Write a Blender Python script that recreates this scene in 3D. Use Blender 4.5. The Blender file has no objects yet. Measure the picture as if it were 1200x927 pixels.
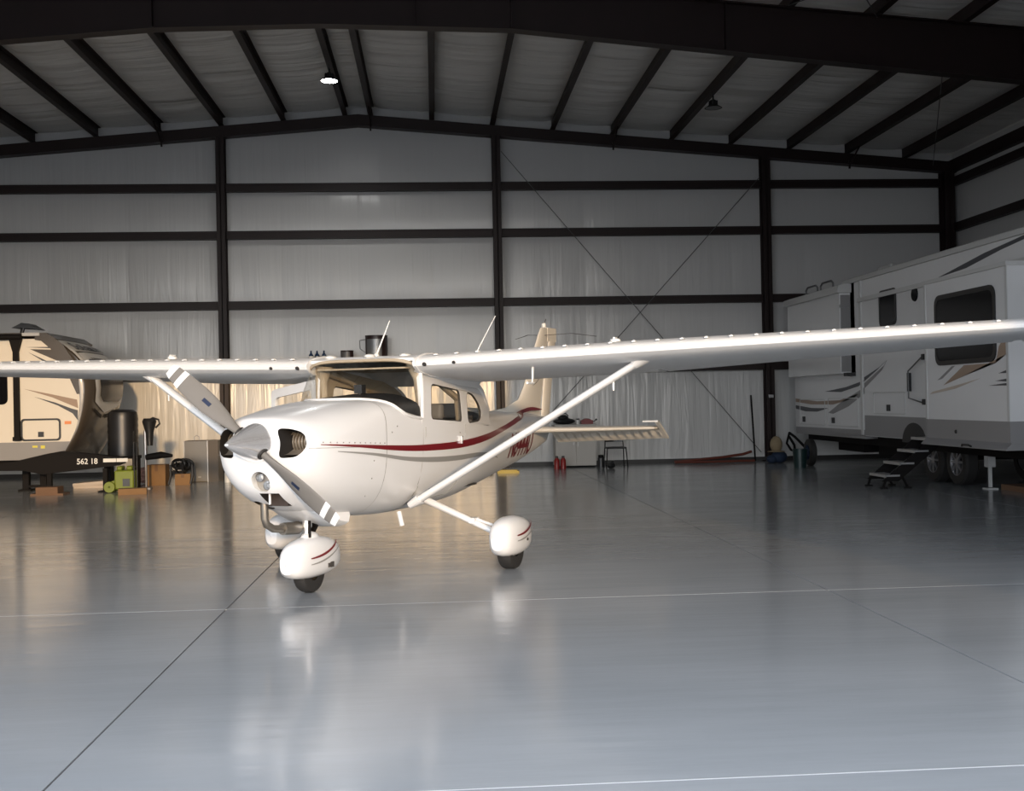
import bpy, bmesh, math, random
from math import sin, cos, pi, radians, sqrt, atan2
from mathutils import Vector, Matrix
from mathutils.geometry import tessellate_polygon
random.seed(7)
scene = bpy.context.scene
COL = scene.collection

# ------------------------------------------------------------ camera
CAM_H = 1.575
FPX, PITCH, ROLL, YAW = 1334.0, 0.0055, 0.02, 0.0683
cd = bpy.data.cameras.new('camera')
cam = bpy.data.objects.new('camera', cd)
COL.objects.link(cam)
cd.sensor_fit = 'HORIZONTAL'
cd.sensor_width = 36.0
cd.lens = 36.0 * FPX / 1200.0
cd.clip_start = 0.05
cd.clip_end = 500
cam.matrix_world = (Matrix.Translation((0, 0, CAM_H)) @ Matrix.Rotation(-YAW, 4, 'Z')
                    @ Matrix.Rotation(pi / 2 + PITCH, 4, 'X') @ Matrix.Rotation(-ROLL, 4, 'Z'))
scene.camera = cam

# ------------------------------------------------------------ world, sun, exposure
world = bpy.data.worlds.new('sky')
scene.world = world
world.use_nodes = True
wn = world.node_tree
wn.nodes.clear()
w_out = wn.nodes.new('ShaderNodeOutputWorld')
w_bg = wn.nodes.new('ShaderNodeBackground')
w_tc = wn.nodes.new('ShaderNodeTexCoord')
w_sep = wn.nodes.new('ShaderNodeSeparateXYZ')
w_ramp = wn.nodes.new('ShaderNodeValToRGB')
w_ramp.color_ramp.elements[0].position = 0.0
w_ramp.color_ramp.elements[0].color = (0.78, 0.81, 0.85, 1)
w_ramp.color_ramp.elements[1].position = 0.6
w_ramp.color_ramp.elements[1].color = (0.50, 0.56, 0.66, 1)
e = w_ramp.color_ramp.elements.new(0.15)
e.color = (0.68, 0.74, 0.83, 1)
wn.links.new(w_tc.outputs['Generated'], w_sep.inputs[0])
wn.links.new(w_sep.outputs['Z'], w_ramp.inputs[0])
wn.links.new(w_ramp.outputs[0], w_bg.inputs['Color'])
w_bg.inputs['Strength'].default_value = 6.0
SUN_DIR = Vector((-0.150, 1.0, -0.133)).normalized()
# haze glow round the low sun
w_dot = wn.nodes.new('ShaderNodeVectorMath')
w_dot.operation = 'DOT_PRODUCT'
w_dot.inputs[1].default_value = tuple(-SUN_DIR)
wn.links.new(w_tc.outputs['Generated'], w_dot.inputs[0])
w_max = wn.nodes.new('ShaderNodeMath')
w_max.operation = 'MAXIMUM'
w_max.inputs[1].default_value = 0.0
wn.links.new(w_dot.outputs['Value'], w_max.inputs[0])
w_pow = wn.nodes.new('ShaderNodeMath')
w_pow.operation = 'POWER'
w_pow.inputs[1].default_value = 22.0
wn.links.new(w_max.outputs[0], w_pow.inputs[0])
w_mul = wn.nodes.new('ShaderNodeMath')
w_mul.operation = 'MULTIPLY'
w_mul.inputs[1].default_value = 7.0
wn.links.new(w_pow.outputs[0], w_mul.inputs[0])
w_glow = wn.nodes.new('ShaderNodeBackground')
w_glow.inputs['Color'].default_value = (1.0, 0.84, 0.62, 1)
wn.links.new(w_mul.outputs[0], w_glow.inputs['Strength'])
w_add = wn.nodes.new('ShaderNodeAddShader')
wn.links.new(w_bg.outputs[0], w_add.inputs[0])
wn.links.new(w_glow.outputs[0], w_add.inputs[1])
wn.links.new(w_add.outputs[0], w_out.inputs['Surface'])

sl = bpy.data.lights.new('sun', 'SUN')
sl.energy = 2.0
sl.angle = radians(1.6)
sl.color = (1.0, 0.66, 0.34)
so = bpy.data.objects.new('sun', sl)
so.rotation_euler = SUN_DIR.to_track_quat('-Z', 'Y').to_euler()
COL.objects.link(so)

# doorway: the hangar door stands open behind the camera
DX0, DX1, DZ, FY = -12.5, 5.3, 5.8, 3.2
pl = bpy.data.lights.new('doorway_portal', 'AREA')
pl.shape = 'RECTANGLE'
pl.size = DX1 - DX0
pl.size_y = DZ
pl.cycles.is_portal = True
po = bpy.data.objects.new('doorway_portal', pl)
po.location = ((DX0 + DX1) / 2, FY - 0.32, DZ / 2)
po.rotation_euler = (radians(90), 0, 0)
COL.objects.link(po)

scene.view_settings.view_transform = 'Standard'
scene.view_settings.look = 'None'
scene.view_settings.gamma = 1.0
scene.view_settings.use_curve_mapping = False
scene.view_settings.exposure = 0.12
scene.cycles.max_bounces = 8
scene.cycles.diffuse_bounces = 4
scene.cycles.glossy_bounces = 4
scene.cycles.transparent_max_bounces = 12
scene.cycles.sample_clamp_indirect = 4.0
scene.cycles.caustics_reflective = False
scene.cycles.caustics_refractive = False
scene.cycles.use_denoising = True

# ------------------------------------------------------------ materials
MATS = {}


def mat(name, col, rough=0.5, metal=0.0, noise=0.0, nscale=4.0, bump=0.0, bscale=30.0,
        stretch=(1, 1, 1), coat=0.0, emit=None, estr=0.0, spec=0.5, detail=3.0, rnoise=0.0):
    m = bpy.data.materials.new(name)
    m.use_nodes = True
    nt = m.node_tree
    b = nt.nodes['Principled BSDF']
    b.inputs['Base Color'].default_value = (*col, 1)
    b.inputs['Roughness'].default_value = rough
    b.inputs['Metallic'].default_value = metal
    b.inputs['Coat Weight'].default_value = coat
    b.inputs['Coat Roughness'].default_value = 0.06
    b.inputs['Specular IOR Level'].default_value = spec
    if emit:
        b.inputs['Emission Color'].default_value = (*emit, 1)
        b.inputs['Emission Strength'].default_value = estr
    tc = nt.nodes.new('ShaderNodeTexCoord')
    mp = nt.nodes.new('ShaderNodeMapping')
    mp.inputs['Scale'].default_value = stretch
    nt.links.new(tc.outputs['Object'], mp.inputs[0])
    if noise or rnoise:
        n = nt.nodes.new('ShaderNodeTexNoise')
        n.inputs['Scale'].default_value = nscale
        n.inputs['Detail'].default_value = detail
        nt.links.new(mp.outputs[0], n.inputs['Vector'])
        if noise:
            mx = nt.nodes.new('ShaderNodeMix')
            mx.data_type = 'RGBA'
            mx.inputs[6].default_value = (*[c * (1 - noise) for c in col], 1)
            mx.inputs[7].default_value = (*[min(1, c * (1 + noise)) for c in col], 1)
            nt.links.new(n.outputs['Fac'], mx.inputs[0])
            nt.links.new(mx.outputs[2], b.inputs['Base Color'])
        if rnoise:
            mr = nt.nodes.new('ShaderNodeMapRange')
            mr.inputs[3].default_value = max(0, rough - rnoise)
            mr.inputs[4].default_value = rough + rnoise
            nt.links.new(n.outputs['Fac'], mr.inputs[0])
            nt.links.new(mr.outputs[0], b.inputs['Roughness'])
    if bump:
        n2 = nt.nodes.new('ShaderNodeTexNoise')
        n2.inputs['Scale'].default_value = bscale
        n2.inputs['Detail'].default_value = 3
        nt.links.new(mp.outputs[0], n2.inputs['Vector'])
        bp = nt.nodes.new('ShaderNodeBump')
        bp.inputs['Strength'].default_value = bump
        bp.inputs['Distance'].default_value = 0.02
        nt.links.new(n2.outputs['Fac'], bp.inputs['Height'])
        nt.links.new(bp.outputs[0], b.inputs['Normal'])
    MATS[name] = m
    return m


def insulation(name, col, stretch, dist):
    """white vinyl-faced blanket: long wrinkles of two sizes and a soft sheen"""
    m = bpy.data.materials.new(name)
    m.use_nodes = True
    nt = m.node_tree
    b = nt.nodes['Principled BSDF']
    b.inputs['Base Color'].default_value = (*col, 1)
    b.inputs['Roughness'].default_value = 0.28
    b.inputs['Specular IOR Level'].default_value = 0.5
    tc = nt.nodes.new('ShaderNodeTexCoord')
    mp = nt.nodes.new('ShaderNodeMapping')
    mp.inputs['Scale'].default_value = stretch
    nt.links.new(tc.outputs['Object'], mp.inputs[0])
    a = nt.nodes.new('ShaderNodeTexNoise')
    a.inputs['Scale'].default_value = 1.0
    a.inputs['Detail'].default_value = 2.5
    a.inputs['Distortion'].default_value = 0.6
    nt.links.new(mp.outputs[0], a.inputs['Vector'])
    c = nt.nodes.new('ShaderNodeTexNoise')
    c.inputs['Scale'].default_value = 0.35
    c.inputs['Detail'].default_value = 1.0
    nt.links.new(mp.outputs[0], c.inputs['Vector'])
    ad = nt.nodes.new('ShaderNodeMath')
    ad.operation = 'MULTIPLY_ADD'
    ad.inputs[1].default_value = 1.6
    nt.links.new(c.outputs['Fac'], ad.inputs[0])
    nt.links.new(a.outputs['Fac'], ad.inputs[2])
    bp = nt.nodes.new('ShaderNodeBump')
    bp.inputs['Strength'].default_value = 1.0
    bp.inputs['Distance'].default_value = dist
    nt.links.new(ad.outputs[0], bp.inputs['Height'])
    nt.links.new(bp.outputs[0], b.inputs['Normal'])
    MATS[name] = m
    return m


def glass(name, tint, refl=0.10, rough=0.02):
    m = bpy.data.materials.new(name)
    m.use_nodes = True
    nt = m.node_tree
    nt.nodes.clear()
    o = nt.nodes.new('ShaderNodeOutputMaterial')
    t = nt.nodes.new('ShaderNodeBsdfTransparent')
    t.inputs[0].default_value = (*tint, 1)
    g = nt.nodes.new('ShaderNodeBsdfGlossy')
    g.inputs['Roughness'].default_value = rough
    f = nt.nodes.new('ShaderNodeLayerWeight')
    f.inputs['Blend'].default_value = 0.5
    pw = nt.nodes.new('ShaderNodeMath')
    pw.operation = 'POWER'
    pw.inputs[1].default_value = 5.0
    nt.links.new(f.outputs['Facing'], pw.inputs[0])
    ad = nt.nodes.new('ShaderNodeMath')
    ad.operation = 'MULTIPLY_ADD'
    ad.use_clamp = True
    ad.inputs[1].default_value = 0.85
    ad.inputs[2].default_value = refl * 0.4
    mx = nt.nodes.new('ShaderNodeMixShader')
    nt.links.new(pw.outputs[0], ad.inputs[0])
    nt.links.new(ad.outputs[0], mx.inputs[0])
    nt.links.new(t.outputs[0], mx.inputs[1])
    nt.links.new(g.outputs[0], mx.inputs[2])
    nt.links.new(mx.outputs[0], o.inputs[0])
    MATS[name] = m
    return m


insulation('wall_vinyl', (0.56, 0.55, 0.54), (6.5, 6.5, 0.35), 0.010)
insulation('wall_vinyl_low', (0.56, 0.555, 0.54), (7.5, 7.5, 0.6), 0.022)
insulation('roof_vinyl', (0.70, 0.69, 0.67), (0.35, 4.5, 4.5), 0.045)
mat('steel_primer', (0.014, 0.007, 0.0065), 0.5, spec=0.3, noise=0.25, nscale=3)
mat('steel_flange', (0.034, 0.018, 0.016), 0.4, noise=0.2, nscale=3)
mat('cable_grey', (0.10, 0.10, 0.10), 0.5, 0.6)
mat('seam_tape', (0.42, 0.42, 0.42), 0.5)
mat('base_dark', (0.03, 0.028, 0.027), 0.5)
mat('outer_siding', (0.62, 0.60, 0.56), 0.5)
mat('apron_concrete', (0.45, 0.44, 0.42), 0.8, noise=0.1, nscale=1.5)
mat('white_paint', (0.70, 0.70, 0.70), 0.30, coat=0.25, noise=0.02, nscale=1.5)
mat('wing_paint', (0.70, 0.70, 0.695), 0.42, spec=0.4, noise=0.02, nscale=2, bump=0.05, bscale=3)
mat('tail_paint', (0.78, 0.755, 0.70), 0.32, coat=0.3)
mat('red_stripe', (0.16, 0.008, 0.012), 0.3, coat=0.3)
mat('grey_stripe', (0.27, 0.265, 0.25), 0.3, coat=0.3)
mat('chrome', (0.92, 0.92, 0.93), 0.17, 0.80)
mat('blade_grey', (0.155, 0.145, 0.132), 0.6, spec=0.25, noise=0.05, nscale=8)
mat('band_white', (0.80, 0.80, 0.78), 0.4)
mat('decal_blue', (0.012, 0.020, 0.05), 0.4)
mat('black_rubber', (0.018, 0.017, 0.016), 0.65, bump=0.15, bscale=60)
mat('dark_hole', (0.012, 0.010, 0.009), 0.7)
mat('engine_metal', (0.30, 0.26, 0.21), 0.5, 0.6, noise=0.3, nscale=14)
mat('pipe_metal', (0.22, 0.20, 0.17), 0.45, 0.8, noise=0.2, nscale=9)
mat('filter_brown', (0.030, 0.020, 0.016), 0.8, bump=0.3, bscale=50)
mat('lens', (0.22, 0.22, 0.225), 0.15, 0.6, bump=0.9, bscale=26)
mat('interior_tan', (0.36, 0.30, 0.22), 0.7, noise=0.08, nscale=5)
mat('interior_dark', (0.035, 0.032, 0.030), 0.6)
mat('seat_grey', (0.16, 0.15, 0.14), 0.8, noise=0.1, nscale=20)
mat('panel_black', (0.012, 0.012, 0.013), 0.5)
mat('gasket', (0.05, 0.045, 0.04), 0.6)
glass('canopy_glass', (0.93, 0.92, 0.89))
glass('tinted_glass', (0.05, 0.05, 0.05), 0.4)
mat('rv_white', (0.66, 0.66, 0.66), 0.3, coat=0.3, noise=0.02)
mat('rv_cream', (0.70, 0.65, 0.56), 0.3, coat=0.3, noise=0.02)
mat('rv_grey', (0.24, 0.235, 0.235), 0.4)
mat('rv_brown', (0.062, 0.050, 0.038), 0.3, coat=0.3)
mat('rv_trim', (0.52, 0.52, 0.51), 0.35)
mat('rv_roof', (0.50, 0.50, 0.49), 0.6)
mat('rv_dark_stripe', (0.045, 0.048, 0.056), 0.4)
mat('rv_tan_stripe', (0.30, 0.215, 0.155), 0.4)
mat('rv_light_tan', (0.47, 0.40, 0.33), 0.4)
mat('rv_window', (0.006, 0.006, 0.007), 0.12, spec=0.12)
mat('black_plastic', (0.014, 0.014, 0.015), 0.38, noise=0.2, nscale=5)
mat('black_metal', (0.008, 0.007, 0.007), 0.65, spec=0.12)
mat('marker_orange', (0.75, 0.26, 0.08), 0.35)
mat('sticker_yellow', (0.65, 0.58, 0.08), 0.5)
mat('washer_green', (0.15, 0.19, 0.015), 0.5)
mat('cardboard', (0.22, 0.125, 0.055), 0.85, noise=0.1, nscale=10)
mat('wood_board', (0.14, 0.075, 0.04), 0.75, noise=0.25, nscale=6, stretch=(0.4, 3, 3))
mat('cabinet_grey', (0.135, 0.135, 0.135), 0.45, 0.2)
mat('cabinet_side', (0.055, 0.042, 0.030), 0.5)
mat('locker_beige', (0.42, 0.40, 0.37), 0.5)
mat('red_plastic', (0.24, 0.012, 0.010), 0.35)
mat('yellow_plastic', (0.45, 0.34, 0.03), 0.4)
mat('orange_hose', (0.12, 0.026, 0.014), 0.5)
mat('dark_red', (0.16, 0.010, 0.014), 0.45)
mat('blue_cloth', (0.010, 0.022, 0.05), 0.8)
mat('tan_straw', (0.26, 0.20, 0.12), 0.85, bump=0.5, bscale=80)
mat('teal_plastic', (0.006, 0.022, 0.022), 0.4)
mat('white_plastic', (0.72, 0.72, 0.70), 0.4)
mat('bottle_blue', (0.02, 0.04, 0.09), 0.25)
mat('tin_label', (0.30, 0.30, 0.30), 0.4, 0.6)
mat('alloy', (0.30, 0.30, 0.31), 0.35, 0.8)
mat('tread_alloy', (0.42, 0.42, 0.42), 0.4, 0.6)
mat('lamp_glow', (1, 1, 1), 0.5, emit=(1.0, 1.0, 0.98), estr=60.0)
mat('lamp_dark', (0.010, 0.010, 0.010), 0.5)
mat('lamp_lens', (0.10, 0.10, 0.10), 0.3)
mat('pink_cloth', (0.36, 0.22, 0.20), 0.9, noise=0.3, nscale=20)


# epoxy-coated slab: grey-blue, glossy, faint trowel streaks and saw-cut joints are geometry
def floor_material():
    m = bpy.data.materials.new('epoxy_floor')
    m.use_nodes = True
    nt = m.node_tree
    b = nt.nodes['Principled BSDF']
    tc = nt.nodes.new('ShaderNodeTexCoord')
    mp = nt.nodes.new('ShaderNodeMapping')
    mp.inputs['Scale'].default_value = (0.35, 1.0, 1.0)
    nt.links.new(tc.outputs['Object'], mp.inputs[0])
    n = nt.nodes.new('ShaderNodeTexNoise')
    n.inputs['Scale'].default_value = 0.9
    n.inputs['Detail'].default_value = 5
    nt.links.new(mp.outputs[0], n.inputs['Vector'])
    r = nt.nodes.new('ShaderNodeValToRGB')
    r.color_ramp.elements[0].position = 0.3
    r.color_ramp.elements[0].color = (0.262, 0.278, 0.290, 1)
    r.color_ramp.elements[1].position = 0.7
    r.color_ramp.elements[1].color = (0.318, 0.334, 0.346, 1)
    nt.links.new(n.outputs['Fac'], r.inputs[0])
    nt.links.new(r.outputs[0], b.inputs['Base Color'])
    n3 = nt.nodes.new('ShaderNodeTexNoise')
    n3.inputs['Scale'].default_value = 2.2
    n3.inputs['Detail'].default_value = 4
    nt.links.new(mp.outputs[0], n3.inputs['Vector'])
    mr = nt.nodes.new('ShaderNodeMapRange')
    mr.inputs[3].default_value = 0.10
    mr.inputs[4].default_value = 0.22
    nt.links.new(n3.outputs['Fac'], mr.inputs[0])
    nt.links.new(mr.outputs[0], b.inputs['Roughness'])
    b.inputs['Specular IOR Level'].default_value = 0.62
    n2 = nt.nodes.new('ShaderNodeTexNoise')
    n2.inputs['Scale'].default_value = 5.0
    n2.inputs['Detail'].default_value = 3
    mp2 = nt.nodes.new('ShaderNodeMapping')
    mp2.inputs['Scale'].default_value = (0.25, 1.2, 1)
    nt.links.new(tc.outputs['Object'], mp2.inputs[0])
    nt.links.new(mp2.outputs[0], n2.inputs['Vector'])
    bp = nt.nodes.new('ShaderNodeBump')
    bp.inputs['Strength'].default_value = 0.25
    bp.inputs['Distance'].default_value = 0.012
    nt.links.new(n2.outputs['Fac'], bp.inputs['Height'])
    nt.links.new(bp.outputs[0], b.inputs['Normal'])
    MATS['epoxy_floor'] = m


floor_material()
mat('joint_light', (0.50, 0.51, 0.52), 0.5)
mat('joint_dark', (0.035, 0.037, 0.04), 0.6)
mat('joint_faint', (0.14, 0.145, 0.15), 0.6)
mat('cap_glass', (0.010, 0.010, 0.012), 0.25, spec=0.15)

# ------------------------------------------------------------ mesh helpers
ROOTM = {}


def catmull(xs, ys, x):
    """smooth interpolation through (xs, ys)"""
    if x <= xs[0]:
        return ys[0]
    if x >= xs[-1]:
        return ys[-1]
    i = max(k for k in range(len(xs) - 1) if xs[k] <= x)
    x0, x1 = xs[i], xs[i + 1]
    t = (x - x0) / (x1 - x0)

    def sl_(k):
        if k <= 0 or k >= len(xs) - 1:
            return None
        return (ys[k + 1] - ys[k - 1]) / (xs[k + 1] - xs[k - 1])
    d = (ys[i + 1] - ys[i]) / (x1 - x0)
    m0 = sl_(i)
    m1 = sl_(i + 1)
    m0 = d if m0 is None else m0
    m1 = d if m1 is None else m1
    h = x1 - x0
    return ((2 * t**3 - 3 * t**2 + 1) * ys[i] + (t**3 - 2 * t**2 + t) * h * m0
            + (-2 * t**3 + 3 * t**2) * ys[i + 1] + (t**3 - t**2) * h * m1)


def rrect(x0, z0, x1, z1, r, n=4):
    pts = []
    for cx, cz, a0 in ((x1 - r, z1 - r, 0), (x0 + r, z1 - r, 90), (x0 + r, z0 + r, 180), (x1 - r, z0 + r, 270)):
        for k in range(n + 1):
            a = radians(a0 + 90 * k / n)
            pts.append((cx + r * cos(a), cz + r * sin(a)))
    return pts


def round_poly(pts, r, n=3):
    """round the corners of a polygon"""
    out = []
    N = len(pts)
    for i in range(N):
        p0, p, p1 = Vector(pts[i - 1]), Vector(pts[i]), Vector(pts[(i + 1) % N])
        a, b = (p0 - p), (p1 - p)
        ra = min(r, a.length * 0.45)
        rb = min(r, b.length * 0.45)
        s, t = p + a.normalized() * ra, p + b.normalized() * rb
        for k in range(n + 1):
            u = k / n
            q = s * (1 - u)**2 + p * 2 * u * (1 - u) + t * u**2
            out.append((q.x, q.y))
    return out


class MB:
    def __init__(self):
        self.v, self.f, self.m = [], [], []
        self.cur = 0

    def add(self, vs, fs):
        o = len(self.v)
        self.v += [tuple(p) for p in vs]
        self.f += [tuple(i + o for i in f) for f in fs]
        self.m += [self.cur] * len(fs)
        return self

    def box(self, a, b, M=None):
        (x0, y0, z0), (x1, y1, z1) = a, b
        vs = [Vector(p) for p in ((x0, y0, z0), (x1, y0, z0), (x1, y1, z0), (x0, y1, z0),
                                  (x0, y0, z1), (x1, y0, z1), (x1, y1, z1), (x0, y1, z1))]
        if M:
            vs = [M @ p for p in vs]
        return self.add(vs, [(0, 3, 2, 1), (4, 5, 6, 7), (0, 1, 5, 4), (1, 2, 6, 5), (2, 3, 7, 6), (3, 0, 4, 7)])

    def tube(self, pts, r, n=10, cap=True, flat=1.0, up=None):
        pts = [Vector(p) for p in pts]
        rs = r if isinstance(r, (list, tuple)) else [r] * len(pts)
        vs, fs = [], []
        ref = Vector(up) if up else None
        for i, p in enumerate(pts):
            d = (pts[min(i + 1, len(pts) - 1)] - pts[max(i - 1, 0)]).normalized()
            if ref is None:
                ref = Vector((0, 0, 1)) if abs(d.z) < 0.9 else Vector((1, 0, 0))
            a = (ref - d * ref.dot(d)).normalized()
            b = d.cross(a)
            if not up:
                ref = a
            for k in range(n):
                t = 2 * pi * k / n
                vs.append(p + a * cos(t) * rs[i] + b * sin(t) * rs[i] * flat)
        for i in range(len(pts) - 1):
            for k in range(n):
                fs.append((i * n + k, i * n + (k + 1) % n, (i + 1) * n + (k + 1) % n, (i + 1) * n + k))
        if cap:
            fs.append(tuple(range(n - 1, -1, -1)))
            fs.append(tuple((len(pts) - 1) * n + k for k in range(n)))
        return self.add(vs, fs)

    def prism(self, outer, lo, hi, plane='xz', holes=()):
        """polygon with holes, extruded between lo and hi along the third axis"""
        loops = [[Vector((p[0], p[1], 0)) for p in l] for l in [outer, *holes]]
        tris = tessellate_polygon(loops)
        flat_ = [p for l in loops for p in l]

        def mk(p, h):
            return {'xz': (p.x, h, p.y), 'xy': (p.x, p.y, h), 'yz': (h, p.x, p.y)}[plane]
        n = len(flat_)
        vs = [mk(p, lo) for p in flat_] + [mk(p, hi) for p in flat_]
        fs = [tuple(t) for t in tris] + [tuple(i + n for i in reversed(t)) for t in tris]
        o = 0
        for l in loops:
            k = len(l)
            for i in range(k):
                j = (i + 1) % k
                fs.append((o + i, o + j, o + j + n, o + i + n))
            o += k
        return self.add(vs, fs)

    def grid(self, fn, nu, nv, closed_u=False):
        vs, fs = [], []
        for i in range(nu + (0 if closed_u else 1)):
            for j in range(nv + 1):
                vs.append(fn(i / nu, j / nv))
        R_ = nu if closed_u else nu + 1
        for i in range(nu):
            for j in range(nv):
                a = i * (nv + 1) + j
                b = ((i + 1) % R_) * (nv + 1) + j
                fs.append((a, b, b + 1, a + 1))
        return self.add(vs, fs)

    def lathe(self, prof, c, axis='z', n=20, a0=0, a1=2 * pi):
        """prof: (radius, height) pairs"""
        c = Vector(c)
        vs, fs = [], []
        full = abs(a1 - a0 - 2 * pi) < 1e-6
        m = n if full else n + 1
        for r, h in prof:
            for k in range(m):
                t = a0 + (a1 - a0) * k / n
                p = {'z': (r * cos(t), r * sin(t), h), 'x': (h, r * cos(t), r * sin(t)), 'y': (r * cos(t), h, r * sin(t))}[axis]
                vs.append(c + Vector(p))
        for i in range(len(prof) - 1):
            for k in range(n):
                k2 = (k + 1) % m
                fs.append((i * m + k, i * m + k2, (i + 1) * m + k2, (i + 1) * m + k))
        return self.add(vs, fs)

    def ball(self, c, r, n=10):
        c = Vector(c)
        r = Vector(r) if isinstance(r, (tuple, list)) else Vector((r, r, r))
        m = max(4, n // 2)
        return self.grid(lambda u, v: (c.x + r.x * sin(pi * v) * cos(2 * pi * u), c.y + r.y * sin(pi * v) * sin(2 * pi * u),
                                       c.z + r.z * cos(pi * v)), n, m, True)

    def mesh(self, name, mats, smooth=True, ang=35, flip=False, M=None, recalc=True, weld=True):
        me = bpy.data.meshes.new(name)
        vs = self.v
        if M:
            vs = [tuple(M @ Vector(p)) for p in vs]
        if flip:
            vs = [(p[0], -p[1], p[2]) for p in vs]
        me.from_pydata(vs, [], self.f)
        for mm in mats:
            me.materials.append(MATS[mm])
        me.polygons.foreach_set('material_index', self.m)
        bm = bmesh.new()
        bm.from_mesh(me)
        if weld:
            bmesh.ops.remove_doubles(bm, verts=bm.verts, dist=1e-5)
            bmesh.ops.dissolve_degenerate(bm, edges=bm.edges, dist=1e-6)
        if recalc:
            bmesh.ops.recalc_face_normals(bm, faces=bm.faces)
        bm.to_mesh(me)
        bm.free()
        if smooth:
            me.shade_smooth()
            me.set_sharp_from_angle(angle=radians(ang))
        me.update()
        return me

    def build(self, name, mats, parent=None, label=None, world=False, **k):
        """world=True: the coordinates are in the hangar's frame, moved into the parent's"""
        if isinstance(mats, str):
            mats = [mats]
        M = None
        if parent is not None and world:
            M = rootmat(parent).inverted()
        me = self.mesh(name, mats, M=M, **k)
        o = bpy.data.objects.new(name, me)
        COL.objects.link(o)
        if parent is not None:
            o.parent = parent
        if label:
            o['label'] = label
        return o


def rootmat(o):
    while o.parent is not None:
        o = o.parent
    return ROOTM.get(o.name, Matrix.Identity(4))


def thing(name, label, cat, loc=(0, 0, 0), rz=0.0, group=None, kind=None):
    o = bpy.data.objects.new(name, None)
    o.empty_display_size = 0.2
    COL.objects.link(o)
    o.location = loc
    o.rotation_euler = (0, 0, rz)
    ROOTM[o.name] = Matrix.Translation(loc) @ Matrix.Rotation(rz, 4, 'Z')
    if kind:
        o['kind'] = kind
        o['label'] = label
    else:
        tag(o, label, cat, group)
    return o


def tag(o, label, cat, group=None):
    o['label'] = label
    o['category'] = cat
    if group:
        o['group'] = group
    return o


def structure(o, label=None):
    o['kind'] = 'structure'
    if label:
        o['label'] = label
    return o


def copy_obj(o, parent=None, loc=None):
    c = o.copy()
    COL.objects.link(c)
    c.parent = parent
    if loc is not None:
        c.location = loc
    return c


def text_mesh(s, size, squash=1.0, bold=0.0, slices=0):
    cu = bpy.data.curves.new('lettering', 'FONT')
    cu.body = s
    cu.size = size
    cu.offset = bold
    cu.align_x = 'LEFT'
    ob = bpy.data.objects.new('lettering', cu)
    COL.objects.link(ob)
    bpy.context.view_layer.update()
    dg = bpy.context.evaluated_depsgraph_get()
    me = bpy.data.meshes.new_from_object(ob.evaluated_get(dg))
    if slices:
        bm = bmesh.new()
        bm.from_mesh(me)
        for k in range(1, slices):
            bmesh.ops.bisect_plane(bm, geom=bm.verts[:] + bm.edges[:] + bm.faces[:], plane_co=(0, size * 0.75 * k / slices, 0), plane_no=(0, 1, 0))
        bmesh.ops.triangulate(bm, faces=bm.faces)
        bm.to_mesh(me)
        bm.free()
    vs = [(v.co.x * squash, v.co.y) for v in me.vertices]
    fs = [tuple(p.vertices) for p in me.polygons]
    bpy.data.objects.remove(ob)
    bpy.data.curves.remove(cu)
    bpy.data.meshes.remove(me)
    return vs, fs


# ------------------------------------------------------------ the hangar
WX0, WX1, WY1 = -16.4, 13.05, 27.6
RX = -1.69                     # ridge
SL = 1 / 12.0


def roof_z(x, top=8.78):
    return top - abs(x - RX) * SL


# floor slab: panels between the saw cuts
JX = [WX0, -11.25, -6.45, -1.65, 3.15, 7.95, WX1]
JY = [-0.6, 4.65, 9.03, 13.9, 18.7, 23.4, WY1]
floor = structure(bpy.data.objects.new('floor', None))
COL.objects.link(floor)
floor['label'] = 'glossy grey epoxy hangar floor with saw-cut joints'
g = 0.006
for i in range(len(JX) - 1):
    for j in range(len(JY) - 1):
        b = MB()
        b.box((JX[i] + (g if i else 0), JY[j] + (g if j else 0), -0.12), (JX[i + 1] - (g if i < 5 else 0), JY[j + 1] - (g if j < 5 else 0), 0.0))
        b.build('slab_panel', 'epoxy_floor', floor, smooth=False)
for i in range(1, len(JX) - 1):
    b = MB()
    b.box((JX[i] - g, -0.6, -0.12), (JX[i] + g, WY1, -0.008))
    b.build('joint_filler', 'joint_dark' if i == 3 else 'joint_faint', floor, smooth=False)
for j in range(1, len(JY) - 1):
    b = MB()
    b.box((WX0, JY[j] - g, -0.12), (WX1, JY[j] + g, -0.001))
    b.build('joint_filler', 'joint_light', floor, smooth=False)

b = MB()
b.box((-80, -90, -0.15), (80, -0.6, -0.01))
structure(b.build('trim_1', 'apron_concrete', smooth=False), 'concrete apron outside the open door')

# back wall: insulation blankets, girts, columns, bracing cables
PUR_X = [-2.0 - 1.46 * k for k in range(10)] + [-1.39 + 1.46 * k for k in range(10)]
COLS = [-11.5, -4.95, 1.6, 8.2]
GIRT = [2.33, 3.99, 5.66, 6.79]
wall_back = structure(bpy.data.objects.new('wall_back', None), 'white insulated back wall with dark girts')
COL.objects.link(wall_back)
b = MB()
b.prism([(WX0, 0), (WX1, 0), (WX1, roof_z(WX1, 8.9)), (RX, 8.9), (WX0, roof_z(WX0, 8.9))], WY1 + 0.06, WY1 + 0.3)
b.build('outer_sheet', 'outer_sheet' if 'outer_sheet' in MATS else 'outer_siding', wall_back, smooth=False)


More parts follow.
